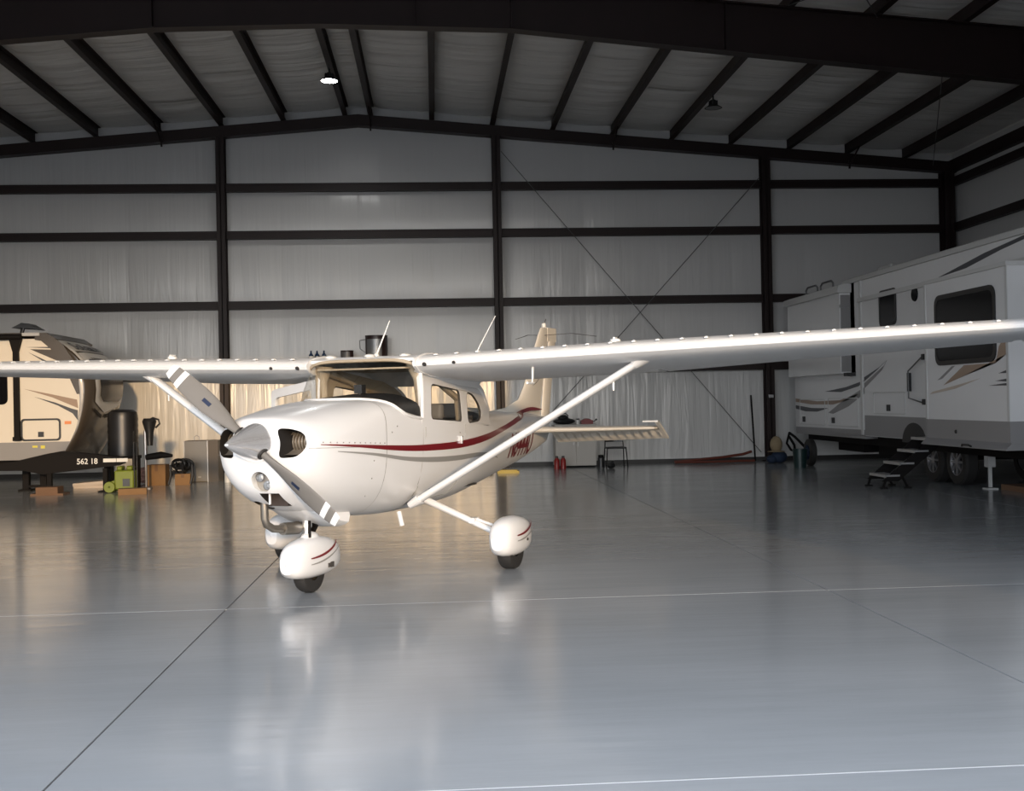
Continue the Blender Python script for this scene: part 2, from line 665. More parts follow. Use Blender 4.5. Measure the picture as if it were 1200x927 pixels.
def blanket(x0, x1, zf0, zf1, y, bulge, mtl, parent, axis='y', sign=-1):
    b = MB()

    def fn(u, v):
        x = x0 + (x1 - x0) * u
        za, zb = zf0(x), zf1(x)
        z = za + (zb - za) * v
        d = bulge * (sin(pi * v)**0.5 if 0 < v < 1 else 0) * (0.55 + 0.45 * (sin(pi * u)**0.5 if 0 < u < 1 else 0))
        p = y + sign * d
        return (x, p, z) if axis == 'y' else (p, x, z)
    b.grid(fn, 6, 6)
    return b.build('insulation_panel', mtl, parent)


seams = []
x = WX0
while x < WX1 - 0.5:
    seams.append(x)
    x += 1.83
seams.append(WX1)
zl = [lambda x: 0.0] + [(lambda x, z=z: z) for z in GIRT] + [lambda x: roof_z(x) - 0.02]
for i in range(len(seams) - 1):
    x0, x1 = seams[i], seams[i + 1]
    for r in range(5):
        if r == 4 and x0 < RX < x1:
            pass
        blanket(x0, x1, zl[r], zl[r + 1], WY1 + 0.03, random.uniform(0.03, 0.06),
                'wall_vinyl_low' if r == 0 else 'wall_vinyl', wall_back)
# girts between the columns
ends = [WX0 + 0.1] + COLS + [12.75]
for z in GIRT:
    for i in range(len(ends) - 1):
        a, c = ends[i] + 0.11, ends[i + 1] - 0.11
        b = MB()
        b.box((a, WY1 - 0.20, z - 0.09), (c, WY1 - 0.03, z + 0.09))
        b.box((a, WY1 - 0.215, z + 0.07), (c, WY1 - 0.12, z + 0.10))
        b.build('girt', 'steel_primer', wall_back, smooth=False)


def ibeam(b, x, y0, y1, z0, z1, w=0.2, t=0.02):
    b.box((x - w / 2, y0, z0), (x + w / 2, y0 + t, z1))
    b.box((x - w / 2, y1 - t, z0), (x + w / 2, y1, z1))
    b.box((x - t / 2, y0, z0), (x + t / 2, y1, z1))


for x in COLS:
    b = MB()
    ibeam(b, x, WY1 - 0.32, WY1 - 0.02, 0.0, roof_z(x, 8.26))
    b.box((x - 0.17, WY1 - 0.36, 0.0), (x + 0.17, WY1 - 0.01, 0.02))
    b.build('column', 'steel_primer', wall_back, smooth=False)
for x, wd in ((12.77, 0.24), (-16.1, 0.24)):
    b = MB()
    ibeam(b, x, WY1 - 0.40, WY1 - 0.02, 0.0, roof_z(x, 8.26), w=wd)
    b.build('column', 'steel_primer', wall_back, smooth=False)
for (p, q) in (((1.72, 7.62), (7.95, 0.22)), ((8.05, 6.95), (1.72, 0.10))):
    b = MB()
    b.tube([(p[0], WY1 - 0.25, p[1]), (q[0], WY1 - 0.25, q[1])], 0.009, 6)
    b.build('brace_cable', 'cable_grey', wall_back)
# end-wall rafter under the roof
for s, xa, xb in ((1, RX, WX1), (-1, WX0, RX)):
    b = MB()
    q = [(xa, roof_z(xa, 8.26)), (xb, roof_z(xb, 8.26)), (xb, roof_z(xb, 8.52)), (xa, roof_z(xa, 8.52))]
    b.prism(q, WY1 - 0.26, WY1 - 0.06)
    q = [(xa, roof_z(xa, 8.25)), (xb, roof_z(xb, 8.25)), (xb, roof_z(xb, 8.275)), (xa, roof_z(xa, 8.275))]
    b.prism(q, WY1 - 0.31, WY1 - 0.03)
    b.build('end_rafter', 'steel_primer', wall_back, smooth=False)
b = MB()
b.box((WX0, WY1 - 0.05, 0.0), (WX1, WY1 - 0.0, 0.10))
structure(b.build('baseboard_back', 'base_dark', smooth=False), 'dark base angle along the back wall')

# side walls
for nm, X, sg in (('wall_right', WX1, -1), ('wall_left', WX0, 1)):
    wl = structure(bpy.data.objects.new(nm, None), 'white insulated side wall with dark girts')
    COL.objects.link(wl)
    b = MB()
    b.box((X - (0 if sg < 0 else 0.3), FY, 0), (X + (0.3 if sg < 0 else 0), WY1 + 0.1, roof_z(X, 8.9)))
    b.build('outer_sheet', 'outer_siding', wl, smooth=False)
    ys = [WY1 - 1.83 * k for k in range(9)] + [FY]
    for k in range(len(ys) - 1):
        for r in range(5):
            za = [0.0, *GIRT][r]
            zb = [*GIRT, roof_z(X) - 0.02][r]
            blanket(ys[k + 1], ys[k], lambda x, z=za: z, lambda x, z=zb: z, X + sg * 0.01, 0.05, 'wall_vinyl', wl, axis='x', sign=sg)
    for z in GIRT:
        b = MB()
        b.box((min(X, X + sg * 0.2), FY, z - 0.10), (max(X + sg * 0.06, X + sg * 0.2), WY1 - 0.3, z + 0.10))
        b.build('girt', 'steel_primer', wl, smooth=False)
    b = MB()
    ze = roof_z(X, 8.55)
    b.box((min(X, X + sg * 0.22), FY, ze - 0.28), (max(X, X + sg * 0.22), WY1 - 0.05, ze))
    b.build('eave_strut', 'steel_primer', wl, smooth=False)

# front wall with the open doorway, behind the camera
wf = structure(bpy.data.objects.new('wall_front', None), 'front wall around the open hangar door')
COL.objects.link(wf)
b = MB()
b.prism([(WX0, 0), (DX0, 0), (DX0, DZ), (DX1, DZ), (DX1, 0), (WX1, 0), (WX1, roof_z(WX1, 8.9)), (RX, 8.9), (WX0, roof_z(WX0, 8.9))],
        FY - 0.3, FY)
b.build('sheeting', 'outer_siding', wf, smooth=False)
b = MB()
b.box((DX0 - 0.15, FY, 0), (DX0, FY + 0.25, DZ + 0.15))
b.box((DX1, FY, 0), (DX1 + 0.15, FY + 0.25, DZ + 0.15))
b.box((DX0, FY, DZ), (DX1, FY + 0.25, DZ + 0.15))
b.build('door_frame', 'steel_primer', wf, smooth=False)

# roof
ceiling = structure(bpy.data.objects.new('ceiling', None), 'insulated roof with dark purlins and rafters')
COL.objects.link(ceiling)
b = MB()
b.prism([(WX0 - 0.3, roof_z(WX0 - 0.3, 8.84)), (RX, 8.84), (WX1 + 0.3, roof_z(WX1 + 0.3, 8.84)), (WX1 + 0.3, roof_z(WX1 + 0.3, 8.95)), (RX, 8.95),
         (WX0 - 0.3, roof_z(WX0 - 0.3, 8.95))], FY - 0.3, WY1 + 0.3)
b.build('roof_sheet', 'outer_siding', ceiling, smooth=False)
px_ = sorted([WX0] + [p for p in PUR_X if WX0 + 0.3 < p < WX1 - 0.3] + [WX1])
ysr = [WY1, 25.8, 24.0, 22.2, 20.4, 18.6, 16.8, 15.0, 13.2, 8.0, FY]
for i in range(len(px_) - 1):
    for k in range(len(ysr) - 1):
        xa, xb, ya, yb = px_[i], px_[i + 1], ysr[k + 1], ysr[k]
        bul = random.uniform(0.05, 0.09)
        b = MB()

        def fn(u, v):
            x = xa + (xb - xa) * u
            d = bul * (sin(pi * u)**0.6 if 0 < u < 1 else 0) * (0.7 + 0.3 * (sin(pi * v)**0.5 if 0 < v < 1 else 0))
            return (x, ya + (yb - ya) * v, roof_z(x, 8.80) - d)
        b.grid(fn, 6, 4)
        b.build('roof_panel', 'roof_vinyl', ceiling)
for x in px_[1:-1]:
    b = MB()
    zt = roof_z(x, 8.80)
    b.box((x - 0.010, FY, zt - 0.250), (x + 0.010, WY1 - 0.02, zt - 0.01))
    b.box((x - 0.060, FY, zt - 0.258), (x + 0.060, WY1 - 0.02, zt - 0.236))
    b.box((x - 0.008, FY, zt - 0.025), (x + 0.075, WY1 - 0.02, zt - 0.008))
    b.build('purlin', 'steel_primer', ceiling, smooth=False)
# main frames
def frame(Y, name='rafter'):
    bot = [(WX0 + 0.9, 6.35), (-11.0, 6.87), (-6.64, 7.33), (-4.3, 7.53), (RX, 7.60), (1.36, 7.53), (4.83, 7.18), (9.85, 6.69), (WX1 - 0.9, 6.37)]
    top = [(p[0], roof_z(p[0], 8.54)) for p in bot]
    b = MB()
    b.prism(bot + top[::-1], Y - 0.008, Y + 0.008)
    for a, c in zip(bot[:-1], bot[1:]):
        b.prism([a, c, (c[0], c[1] + 0.02), (a[0], a[1] + 0.02)], Y - 0.12, Y + 0.12)
    for a, c in zip(top[:-1], top[1:]):
        b.prism([(a[0], a[1] - 0.02), (c[0], c[1] - 0.02), c, a], Y - 0.12, Y + 0.12)
    for x in (-9.3, -4.3, -0.2, 1.36, 4.83, 9.85):
        zb = catmull([p[0] for p in bot], [p[1] for p in bot], x)
        b.box((x - 0.01, Y - 0.11, zb), (x + 0.01, Y + 0.11, roof_z(x, 8.52)))
    b.build(name, 'steel_primer', ceiling, smooth=False)
    for X, sg in ((WX1, -1), (WX0, 1)):
        b = MB()
        q = [(X + sg * 0.22, 0), (X + sg * 0.52, 0), (X + sg * 0.95, 6.4), (X + sg * 0.95, 7.05), (X + sg * 0.22, 7.25)]
        b.prism(q, Y - 0.01, Y + 0.01)
        b.prism([q[1], q[2], (q[2][0] - sg * 0.02, q[2][1]), (q[1][0] - sg * 0.02, 0)], Y - 0.12, Y + 0.12)
        b.prism([q[0], q[4], (q[4][0] + sg * 0.02, q[4][1]), (q[0][0] + sg * 0.02, 0)], Y - 0.12, Y + 0.12)
        b.build('frame_column', 'steel_primer', ceiling, smooth=False)


frame(18.2)
frame(8.8)
# flange braces and cables under the roof
for x in (-13.5, -6.3, -1.39, 4.45, 10.3):
    b = MB()
    zt = roof_z(x, 8.56)
    b.tube([(x, 26.6, zt), (x, 27.35, zt - 0.36)], 0.02, 6)
    b.box((x - 0.02, 27.3, zt - 0.42), (x + 0.02, 27.34, zt - 0.22))
    b.build('flange_brace', 'steel_primer', ceiling, smooth=False)
for p, q in (((7.3, 18.0, 7.7), (1.6, 9.0, 8.1)), ((5.8, 17.9, 7.85), (10.4, 9.0, 7.4)), ((8.6, 18.3, 7.6), (12.4, 27.3, 7.2))):
    b = MB()
    b.tube([p, q], 0.009, 6)
    b.build('brace_cable', 'cable_grey', ceiling)


# high-bay lamps
def high_bay(x, y, z, lit, label):
    t = thing('high_bay_lamp', label, 'lamp', (x, y, z), 0, 'high bay lamps')
    b = MB()
    b.lathe([(0.0, 0.17), (0.045, 0.17), (0.06, 0.15), (0.06, 0.06), (0.11, 0.05), (0.185, 0.0), (0.175, -0.005), (0.155, 0.005)], (0, 0, 0), n=24)
    b.build('housing', 'lamp_dark', t)
    for k in range(10):
        a = 2 * pi * k / 10
        b = MB()
        b.box((0.055, -0.004, 0.055), (0.095, 0.004, 0.15), Matrix.Rotation(a, 4, 'Z'))
        b.build('fin', 'lamp_dark', t, smooth=False)
    b = MB()
    b.lathe([(0.0, 0.0), (0.162, 0.0)], (0, 0, 0), n=24)
    b.build('diffuser', 'lamp_glow' if lit else 'lamp_lens', t)
    b = MB()
    b.tube([(0, 0, 0.17), (0, 0, roof_z(x, 8.54) - z)], 0.006, 6)
    b.tube([(0, 0, 0.17), (0, 0, 0.25)], 0.018, 8)
    b.build('hanging_cable', 'lamp_dark', t)
    if lit:
        L = bpy.data.lights.new('lamp_light', 'SPOT')
        L.energy = 190
        L.spot_size = radians(165)
        L.spot_blend = 0.6
        L.shadow_soft_size = 0.14
        L.color = (1.0, 0.99, 0.96)
        lo = bpy.data.objects.new('lamp_light', L)
        lo.location = (0, 0, -0.03)
        COL.objects.link(lo)
        lo.parent = t
    return t


high_bay(-2.0, 23.3, 8.17, True, 'lit round high bay lamp glowing white under the roof ridge')
high_bay(5.91, 23.3, 7.60, False, 'unlit black high bay lamp hanging below the right roof slope')

# ------------------------------------------------------------ the airplane
# local frame: x aft from the nose wheel, y to the pilot's left, z up (flipped into a right-handed frame on build)
PLX, PLY, PSI = -1.0836, 9.7286, radians(65.677)
plane = thing('airplane', 'white high-wing propeller airplane with a red side stripe, parked nose left', 'airplane',
              (PLX, PLY, 0), PSI)


def pb(b, name, mats, label=None, parent=None, **k):
    k.setdefault('flip', True)
    return b.build(name, mats, parent or plane, label, **k)


ST = [  # x, half width, top, widest z, bottom, upper exponent, lower exponent
    (-0.775, 0.170, 1.455, 1.290, 1.130, 2.0, 2.0),
    (-0.765, 0.250, 1.470, 1.285, 1.050, 2.1, 2.0),
    (-0.740, 0.330, 1.487, 1.270, 0.975, 2.3, 2.1),
    (-0.690, 0.390, 1.502, 1.255, 0.900, 2.5, 2.2),
    (-0.600, 0.435, 1.520, 1.240, 0.830, 2.6, 2.3),
    (-0.450, 0.475, 1.540, 1.230, 0.755, 2.7, 2.4),
    (-0.200, 0.510, 1.575, 1.225, 0.680, 3.0, 2.5),
    (0.100, 0.530, 1.605, 1.245, 0.630, 3.4, 2.6),
    (0.500, 0.545, 1.625, 1.280, 0.590, 4.2, 2.7),
    (0.900, 0.552, 1.600, 1.320, 0.565, 4.0, 2.8),
    (1.150, 0.555, 1.550, 1.370, 0.560, 3.6, 2.9),
    (2.000, 0.550, 1.520, 1.370, 0.565, 3.0, 3.0),
    (2.500, 0.530, 1.510, 1.350, 0.585, 2.8, 2.9),
    (2.950, 0.490, 1.500, 1.320, 0.615, 2.5, 2.6),
    (3.400, 0.430, 1.490, 1.290, 0.650, 2.3, 2.4),
    (4.200, 0.320, 1.470, 1.260, 0.730, 2.2, 2.2),
    (5.000, 0.215, 1.445, 1.240, 0.820, 2.1, 2.1),
    (5.700, 0.130, 1.415, 1.220, 0.920, 2.0, 2.0),
    (6.250, 0.060, 1.370, 1.200, 1.030, 2.0, 2.0),
]
SX = [s[0] for s in ST]


def sec(x):
    return [catmull(SX, [s[k] for s in ST], x) for k in range(1, 7)]


def ring(x, u):
    """u 0 bottom centre .. 0.5 widest .. 1 top centre, on the left side"""
    w, zt, zm, zb, nu, nl = sec(x)
    if u <= 0.5:
        a = pi * u
        return w * sin(a)**(2 / nl), zm - (zm - zb) * max(0, cos(a))**(2 / nl)
    a = pi * (1 - u)
    return w * max(0, sin(a))**(2 / nu), zm + (zt - zm) * max(0, cos(a))**(2 / nu)


def side_y(x, z, off=0.0):
    w, zt, zm, zb, nu, nl = sec(x)
    if z >= zm:
        q = min(1, (z - zm) / (zt - zm))
        y = w * (1 - q**nu)**(1 / nu)
    else:
        q = min(1, (zm - z) / (zm - zb))
        y = w * (1 - q**nl)**(1 / nl)
    return y + off


def body(b, x0, x1, nx, ua=0.0, ub=1.0, nu=14, cap0=False, cap1=False, sides=(1, -1)):
    def r(i):
        x = x0 + (x1 - x0) * i / nx
        L = [ring(x, ua + (ub - ua) * k / nu) for k in range(nu + 1)]
        if ub == 1.0 and ua == 0.0:
            return x, L + [(-y, z) for y, z in L[1:-1][::-1]], True
        if ua == 0.0:
            return x, [(-y, z) for y, z in L[1:][::-1]] + L, False
        return x, L + [(-y, z) for y, z in L[:-1][::-1]], False
    vs, fs = [], []
    n = 0
    for i in range(nx + 1):
        x, P, cl = r(i)
        n = len(P)
        vs += [(x, y, z) for y, z in P]
    for i in range(nx):
        for k in range(n if cl else n - 1):
            k2 = (k + 1) % n
            fs.append((i * n + k, i * n + k2, (i + 1) * n + k2, (i + 1) * n + k))
    if cap0:
        fs.append(tuple(range(n)))
    if cap1:
        fs.append(tuple(nx * n + k for k in range(n - 1, -1, -1)))
    b.add(vs, fs)


# cowling, with the openings cut out of it
FIRE = 0.42
b = MB()
xs_ = [-0.775, -0.771, -0.765, -0.755, -0.74, -0.72, -0.69, -0.65, -0.60, -0.53, -0.45, -0.33, -0.2, -0.05, 0.1, 0.26, FIRE]
vs, fs = [], []
for x in xs_:
    L = [ring(x, k / 18) for k in range(19)]
    P = L + [(-y, z) for y, z in L[1:-1][::-1]]
    n = len(P)
    vs += [(x, y, z) for y, z in P]
for i in range(len(xs_) - 1):
    for k in range(n):
        fs.append((i * n + k, i * n + (k + 1) % n, (i + 1) * n + (k + 1) % n, (i + 1) * n + k))
fs.append(tuple(range(n)))
fs.append(tuple((len(xs_) - 1) * n + k for k in range(n - 1, -1, -1)))
b.add(vs, fs)
cowl = pb(b, 'cowling', ['white_paint', 'interior_dark', 'dark_hole'], ang=50)


def cutter(bm_, mtl):
    me = bm_.mesh('cutter', [mtl], flip=True, smooth=False)
    o = bpy.data.objects.new('cutter', me)
    COL.objects.link(o)
    o.parent = plane
    return o


cuts = []
for s in (1, -1):
    c = MB()
    q = round_poly([(s * 0.190, 1.405), (s * 0.30, 1.402), (s * 0.385, 1.365), (s * 0.405, 1.255), (s * 0.345, 1.178), (s * 0.200, 1.170),
                    (s * 0.225, 1.29)], 0.045, 4)
    c.prism(q, -1.0, -0.42, 'yz')
    cuts.append(cutter(c, 'dark_hole'))
c = MB()                                    # landing light bowl under the spinner
c.lathe([(0.0, -1.0), (0.088, -1.0), (0.080, -0.655), (0.0, -0.655)], (0, 0.02, 0.985), 'x', 24)
cuts.append(cutter(c, 'white_paint'))
c = MB()                                    # air filter box
c.box((-1.0, -0.035, 0.775), (-0.44, 0.135, 0.890))
cuts.append(cutter(c, 'dark_hole'))
c = MB()                                    # exhaust cut-out on the right underside
c.lathe([(0.0, 0.3), (0.085, 0.3), (0.085, 0.9), (0, 0.9)], (-0.46, -0.13, 0), 'z', 16)
cuts.append(cutter(c, 'dark_hole'))
for c in cuts:
    md = cowl.modifiers.new('cut', 'BOOLEAN')
    md.operation = 'DIFFERENCE'
    md.object = c
    md.solver = 'EXACT'
    md.material_mode = 'TRANSFER'
bpy.context.view_layer.update()
me = bpy.data.meshes.new_from_object(cowl.evaluated_get(bpy.context.evaluated_depsgraph_get()))
old = cowl.data
cowl.modifiers.clear()
cowl.data = me
me.name = 'cowling'
for c in cuts:
    bpy.data.objects.remove(c)
me.shade_smooth()
me.set_sharp_from_angle(angle=radians(38))

# engine seen through the intakes, filter, landing lights, exhaust
for s in (1, -1):
    b = MB()
    for k in range(7):
        b.lathe([(0.0, 0), (0.085, 0), (0.085, 0.008), (0.0, 0.008)], (-0.52, s * (0.20 + 0.028 * k), 1.29), 'y', 16)
    b.lathe([(0.0, 0), (0.06, 0), (0.06, 0.18), (0.0, 0.18)], (-0.52, s * 0.30 - 0.09, 1.29), 'y', 12)
    pb(b, 'cylinder_head', 'engine_metal', 'finned metal cylinder inside the cowl intake')
    b = MB()
    b.grid(lambda u, v: (-0.70 + 0.22 * u, s * (0.19 + 0.21 * v), 1.195 + 0.10 * u * u), 6, 3)
    pb(b, 'intake_baffle', 'engine_metal')
for i, (dy, dz) in enumerate(((0.036, -0.030), (-0.034, 0.034))):
    b = MB()
    b.lathe([(0, -0.006), (0.026, -0.004), (0.036, 0.0), (0.038, 0.012), (0.03, 0.02)], (-0.705, 0.02 + dy, 0.985 + dz), 'x', 18)
    pb(b, 'landing_light', 'lens', 'round clear landing light lens')
b = MB()
b.lathe([(0.0, 0.0), (0.084, 0.0)], (-0.672, 0.02, 0.985), 'x', 24)
pb(b, 'lamp_plate', 'engine_metal')
b = MB()
b.lathe([(0.0, 0.0), (0.085, 0.0)], (-0.722, 0.02, 0.985), 'x', 24)
pb(b, 'lamp_cover', 'canopy_glass')
b = MB()
b.box((-0.53, -0.033, 0.777), (-0.515, 0.133, 0.888))
fl = pb(b, 'air_filter', 'filter_brown', 'dark brown mesh air filter', smooth=False)
b = MB()
b.box((-0.60, 0.002, 0.797), (-0.588, 0.016, 0.884))
pb(b, 'filter_frame', 'white_paint', smooth=False)
b = MB()
b.tube([(-0.46, -0.13, 0.86), (-0.46, -0.13, 0.665), (-0.44, -0.125, 0.615), (-0.37, -0.11, 0.575), (-0.26, -0.09, 0.56)], 0.032, 14)
b.tube([(-0.26, -0.09, 0.56), (-0.24, -0.088, 0.56)], 0.050, 14)
b.tube([(-0.24, -0.088, 0.56), (-0.06, -0.07, 0.55), (-0.03, -0.068, 0.55)], [0.050, 0.055, 0.042], 14)
pb(b, 'exhaust_pipe', 'pipe_metal', 'bent dull metal exhaust pipe')

# chin lip at the back of the cowling
b = MB()
vs, fs = [], []
K, M_ = 10, 16
for i in range(K + 1):
    u = i / K
    x = -0.40 + 0.62 * u
    w = 0.16 + 0.12 * u
    zt_ = sec(x)[3] + 0.12
    zb_ = sec(x)[3] + 0.02 - 0.105 * u**0.8
    for k in range(M_):
        q = 2 * pi * k / M_
        cc, ss = cos(q), sin(q)
        vs.append((x, w * abs(cc)**0.6 * (1 if cc > 0 else -1), (zt_ + zb_) / 2 + (zt_ - zb_) / 2 * abs(ss)**0.6 * (1 if ss > 0 else -1)))
for i in range(K):
    for k in range(M_):
        fs.append((i * M_ + k, i * M_ + (k + 1) % M_, (i + 1) * M_ + (k + 1) % M_, (i + 1) * M_ + k))
fs.append(tuple(K * M_ + k for k in range(M_ - 1, -1, -1)))
b.add(vs, fs)
pb(b, 'cowl_flap', 'white_paint')

# fuselage: forward deck, cabin tub, tail cone
b = MB()
body(b, FIRE, 1.15, 10)
pb(b, 'fuselage_nose', 'white_paint')
b = MB()
body(b, 1.15, 2.95, 18, 0.0, 0.5)
body(b, 2.95, 6.25, 26, cap1=True)
pb(b, 'fuselage', 'white_paint')
b = MB()
for s in (1, -1):
    b.grid(lambda u, v: (FIRE - 0.004 + 0.008 * v, s * (ring(FIRE, u)[0] + 0.0015), ring(FIRE, u)[1] + 0.001), 30, 1)
pb(b, 'cowl_seam', 'grey_stripe')

# cabin inside
b = MB()
b.box((1.05, -0.38, 0.70), (2.85, 0.38, 0.72))
b.box((2.86, -0.34, 0.74), (2.88, 0.34, 1.44))
pb(b, 'cabin_floor', 'interior_dark', smooth=False)
b = MB()
for s in (1, -1):
    b.grid(lambda u, v: (1.10 + 1.80 * u, s * (side_y(1.10 + 1.80 * u, 0.75 + 0.60 * v) - 0.03), 0.75 + 0.60 * v), 8, 4)
pb(b, 'side_lining', 'interior_tan')
b = MB()
b.prism([(-0.52, 1.18), (0.52, 1.18), (0.50, 1.50), (0.30, 1.63), (-0.30, 1.63), (-0.50, 1.50)], 1.15, 1.18, 'yz')
pb(b, 'instrument_panel', 'panel_black', smooth=False)


def seat(x, y, w):
    b = MB()
    b.box((x - 0.02, y - w / 2, 0.73), (x + 0.42, y + w / 2, 0.98))
    M = Matrix.Translation((x + 0.42, y, 0.98)) @ Matrix.Rotation(radians(12), 4, 'Y')
    b.box((-0.06, -w / 2, 0), (0.05, w / 2, 0.42), M)
    b.box((-0.05, -w / 3, 0.44), (0.04, w / 3, 0.60), M)
    o = pb(b, 'seat', 'seat_grey', smooth=False)
    bv = o.modifiers.new('soft', 'BEVEL')
    bv.width = 0.03
    bv.segments = 2


seat(1.45, 0.25, 0.42)
seat(1.45, -0.25, 0.42)
seat(2.24, 0.0, 0.80)
for s in (1, -1):                            # control yokes
    b = MB()
    b.tube([(1.17, s * 0.25, 1.30), (1.32, s * 0.25, 1.30)], 0.015, 8)
    b.tube([(1.32, s * 0.25 - 0.11, 1.38), (1.32, s * 0.25 - 0.10, 1.28), (1.32, s * 0.25 + 0.10, 1.28), (1.32, s * 0.25 + 0.11, 1.38)], 0.014, 8)
    pb(b, 'control_yoke', 'panel_black')
b = MB()                                     # compass on the glareshield
b.box((0.93, -0.04, 1.68), (1.01, 0.04, 1.76))
b.tube([(0.97, 0, 1.63), (0.97, 0, 1.69)], 0.02, 8)
pb(b, 'compass', 'panel_black')

# windshield and its surrounds
ZR = 1.985


BA = [0, 0.25, 0.5, 0.68, 0.8, 0.88, 0.93, 0.97, 1.0]
BX = [0.36, 0.40, 0.50, 0.62, 0.68, 0.715, 0.78, 0.89, 1.12]
BY = [0, 0.14, 0.29, 0.39, 0.46, 0.505, 0.529, 0.543, 0.550]


def WB(t):                                   # base curve, lying on the deck
    a = abs(t)
    x = catmull(BA, BX, a)
    y = catmull(BA, BY, a)
    w, zt, zm, zb, nu, nl = sec(x)
    q = min(0.9995, y / w)
    return Vector((x, y if t >= 0 else -y, zm + (zt - zm) * (1 - q**nu)**(1 / nu)))


def WT(t):                                   # top curve, under the roof lip
    a = abs(t)
    return Vector((0.965 + 0.06 * a**8, 0.55 * t, ZR - 0.055 * a**6))


def WS(u, v, off=0.0):
    t = 2 * u - 1
    p = WB(t).lerp(WT(t), v)
    bulge = 0.045 * sin(pi * v)
    return (p.x - bulge * (1 - abs(t)**3) - off, p.y + off * t + bulge * 0.3 * t, p.z + off)


b = MB()
b.grid(lambda u, v: WS(u, v), 56, 10)
pb(b, 'windshield', 'canopy_glass', 'curved clear windshield')
b = MB()                                     # white rim along the base
pts = [WS(k / 80, 0.0, 0.002) for k in range(81)]
b.tube(pts, 0.014, 8)
pb(b, 'windshield_rim', 'white_paint')
b = MB()
b.grid(lambda u, v: tuple(WB(2 * u - 1).lerp(Vector((1.15, WB(2 * u - 1).y * 0.985, 1.672 - 0.15 * abs(2 * u - 1)**3)), v) + Vector((0.015 * (1 - v), 0, 0.010))), 30, 6)
pb(b, 'glareshield', 'panel_black', 'black anti-glare panel under the windshield')
b = MB()                                     # inner channel of the roof and door posts
for s in (1, -1):
    b = MB()
    b.tube([(1.135, s * 0.548, 1.44), (1.145, s * 0.545, 1.70), (1.13, s * 0.54, 1.93)], 0.022, 8)
    pb(b, 'door_post', 'white_paint' if s > 0 else 'interior_tan')
b = MB()
pts = [WT(2 * k / 20 - 1) + Vector((0.0, 0, -0.004)) for k in range(21)]
b.tube(pts, 0.016, 8)
pb(b, 'roof_channel', 'interior_tan')
b = MB()                                     # V braces behind the windshield
for s in (1, -1):
    b = MB()
    b.tube([(1.17, s * 0.48, 1.95), (1.17, s * 0.50, 1.80), (1.19, s * 0.50, 1.60), (1.20, s * 0.49, 1.50)], [0.095, 0.045, 0.035, 0.042], 10)
    pb(b, 'cabin_post', 'interior_tan')
    b = MB()
    b.tube([(1.20, s * 0.46, 1.90), (1.65, s * 0.46, 1.80), (2.15, s * 0.47, 1.62), (2.20, s * 0.48, 1.36)], [0.05, 0.03, 0.035, 0.045], 8)
    pb(b, 'cabin_brace', 'interior_tan')
    b = MB()
    b.lathe([(0, -0.006), (0.022, -0.006), (0.024, 0.02)], (1.10, s * 0.47, 1.93), 'x', 14)
    pb(b, 'air_vent', 'dark_hole')
b = MB()
b.box((0.99, -0.46, 1.90), (2.55, 0.46, 1.915))
pb(b, 'headliner', 'interior_tan', smooth=False)

# cabin sides with their windows
top_edge = [(1.12, 1.93), (1.6, 1.90), (2.1, 1.845), (2.62, 1.79)]


def side_plate(outer, holes, name, mtl, th=0.022, off=0.0, lab=None):
    for s in (1, -1):
        b = MB()
        b.prism(outer, 0, th, 'xz', holes)
        o = []
        for (x, h, z) in b.v:
            base = side_y(min(x, 2.95), 1.37) - 0.030 * ((z - 1.36) / 0.55) - (0.012 if x > 2.5 else 0) * (x - 2.5)
            o.append((x, s * (base - th + h + off), z))
        b.v = o
        pb(b, name, mtl, lab, smooth=False)


W1 = round_poly([(1.335, 1.425), (1.385, 1.765), (2.085, 1.700), (2.105, 1.385)], 0.06, 5)
W2 = round_poly([(2.255, 1.362), (2.262, 1.690), (2.46, 1.665), (2.66, 1.56), (2.745, 1.45), (2.63, 1.378)], 0.07, 5)
outer = [(1.13, 1.355), (1.12, 1.93), (1.6, 1.90), (2.1, 1.845), (2.62, 1.79), (2.80, 1.66), (3.02, 1.50), (3.02, 1.33), (2.2, 1.345)]
side_plate(outer, [W1, W2], 'cabin_side', 'white_paint')
side_plate(outer, [W1, W2], 'cabin_lining', 'interior_tan', 0.006, -0.024)


def shrink(poly, d):
    c = Vector((sum(p[0] for p in poly) / len(poly), sum(p[1] for p in poly) / len(poly)))
    out = []
    for p in poly:
        v = Vector(p) - c
        L = v.length
        out.append(tuple(c + v * ((L - d) / L)))
    return out


for Wn in (W1, W2):
    side_plate(shrink(Wn, -0.004), [shrink(Wn, 0.018)], 'window_gasket', 'gasket', 0.014, -0.004)
    for s in (1, -1):
        b = MB()
        b.add([(q_[0], s * (side_y(min(q_[0], 2.95), 1.37) - 0.030 * ((q_[1] - 1.36) / 0.55) - 0.012), q_[1]) for q_ in Wn],
              [tuple(range(len(Wn)))])
        pb(b, 'side_window', 'canopy_glass', smooth=False)
b = MB()                                     # rear window and the skin round it
b.grid(lambda u, v: (2.58 + 0.46 * v, (u - 0.5) * (0.94 - 0.10 * v), 1.80 - 0.30 * v + 0.045 * sin(pi * v) + 0.03 * cos(pi * (u - 0.5))), 10, 6)
pb(b, 'rear_window', 'canopy_glass')
b = MB()
for s in (1, -1):
    b.tube([(2.56, s * 0.49, 1.80), (2.80, s * 0.475, 1.685), (3.05, s * 0.44, 1.49)], 0.03, 8)
b.tube([(3.04, -0.44, 1.485), (3.04, 0, 1.515), (3.04, 0.44, 1.485)], 0.022, 8)
pb(b, 'rear_window_frame', 'white_paint')
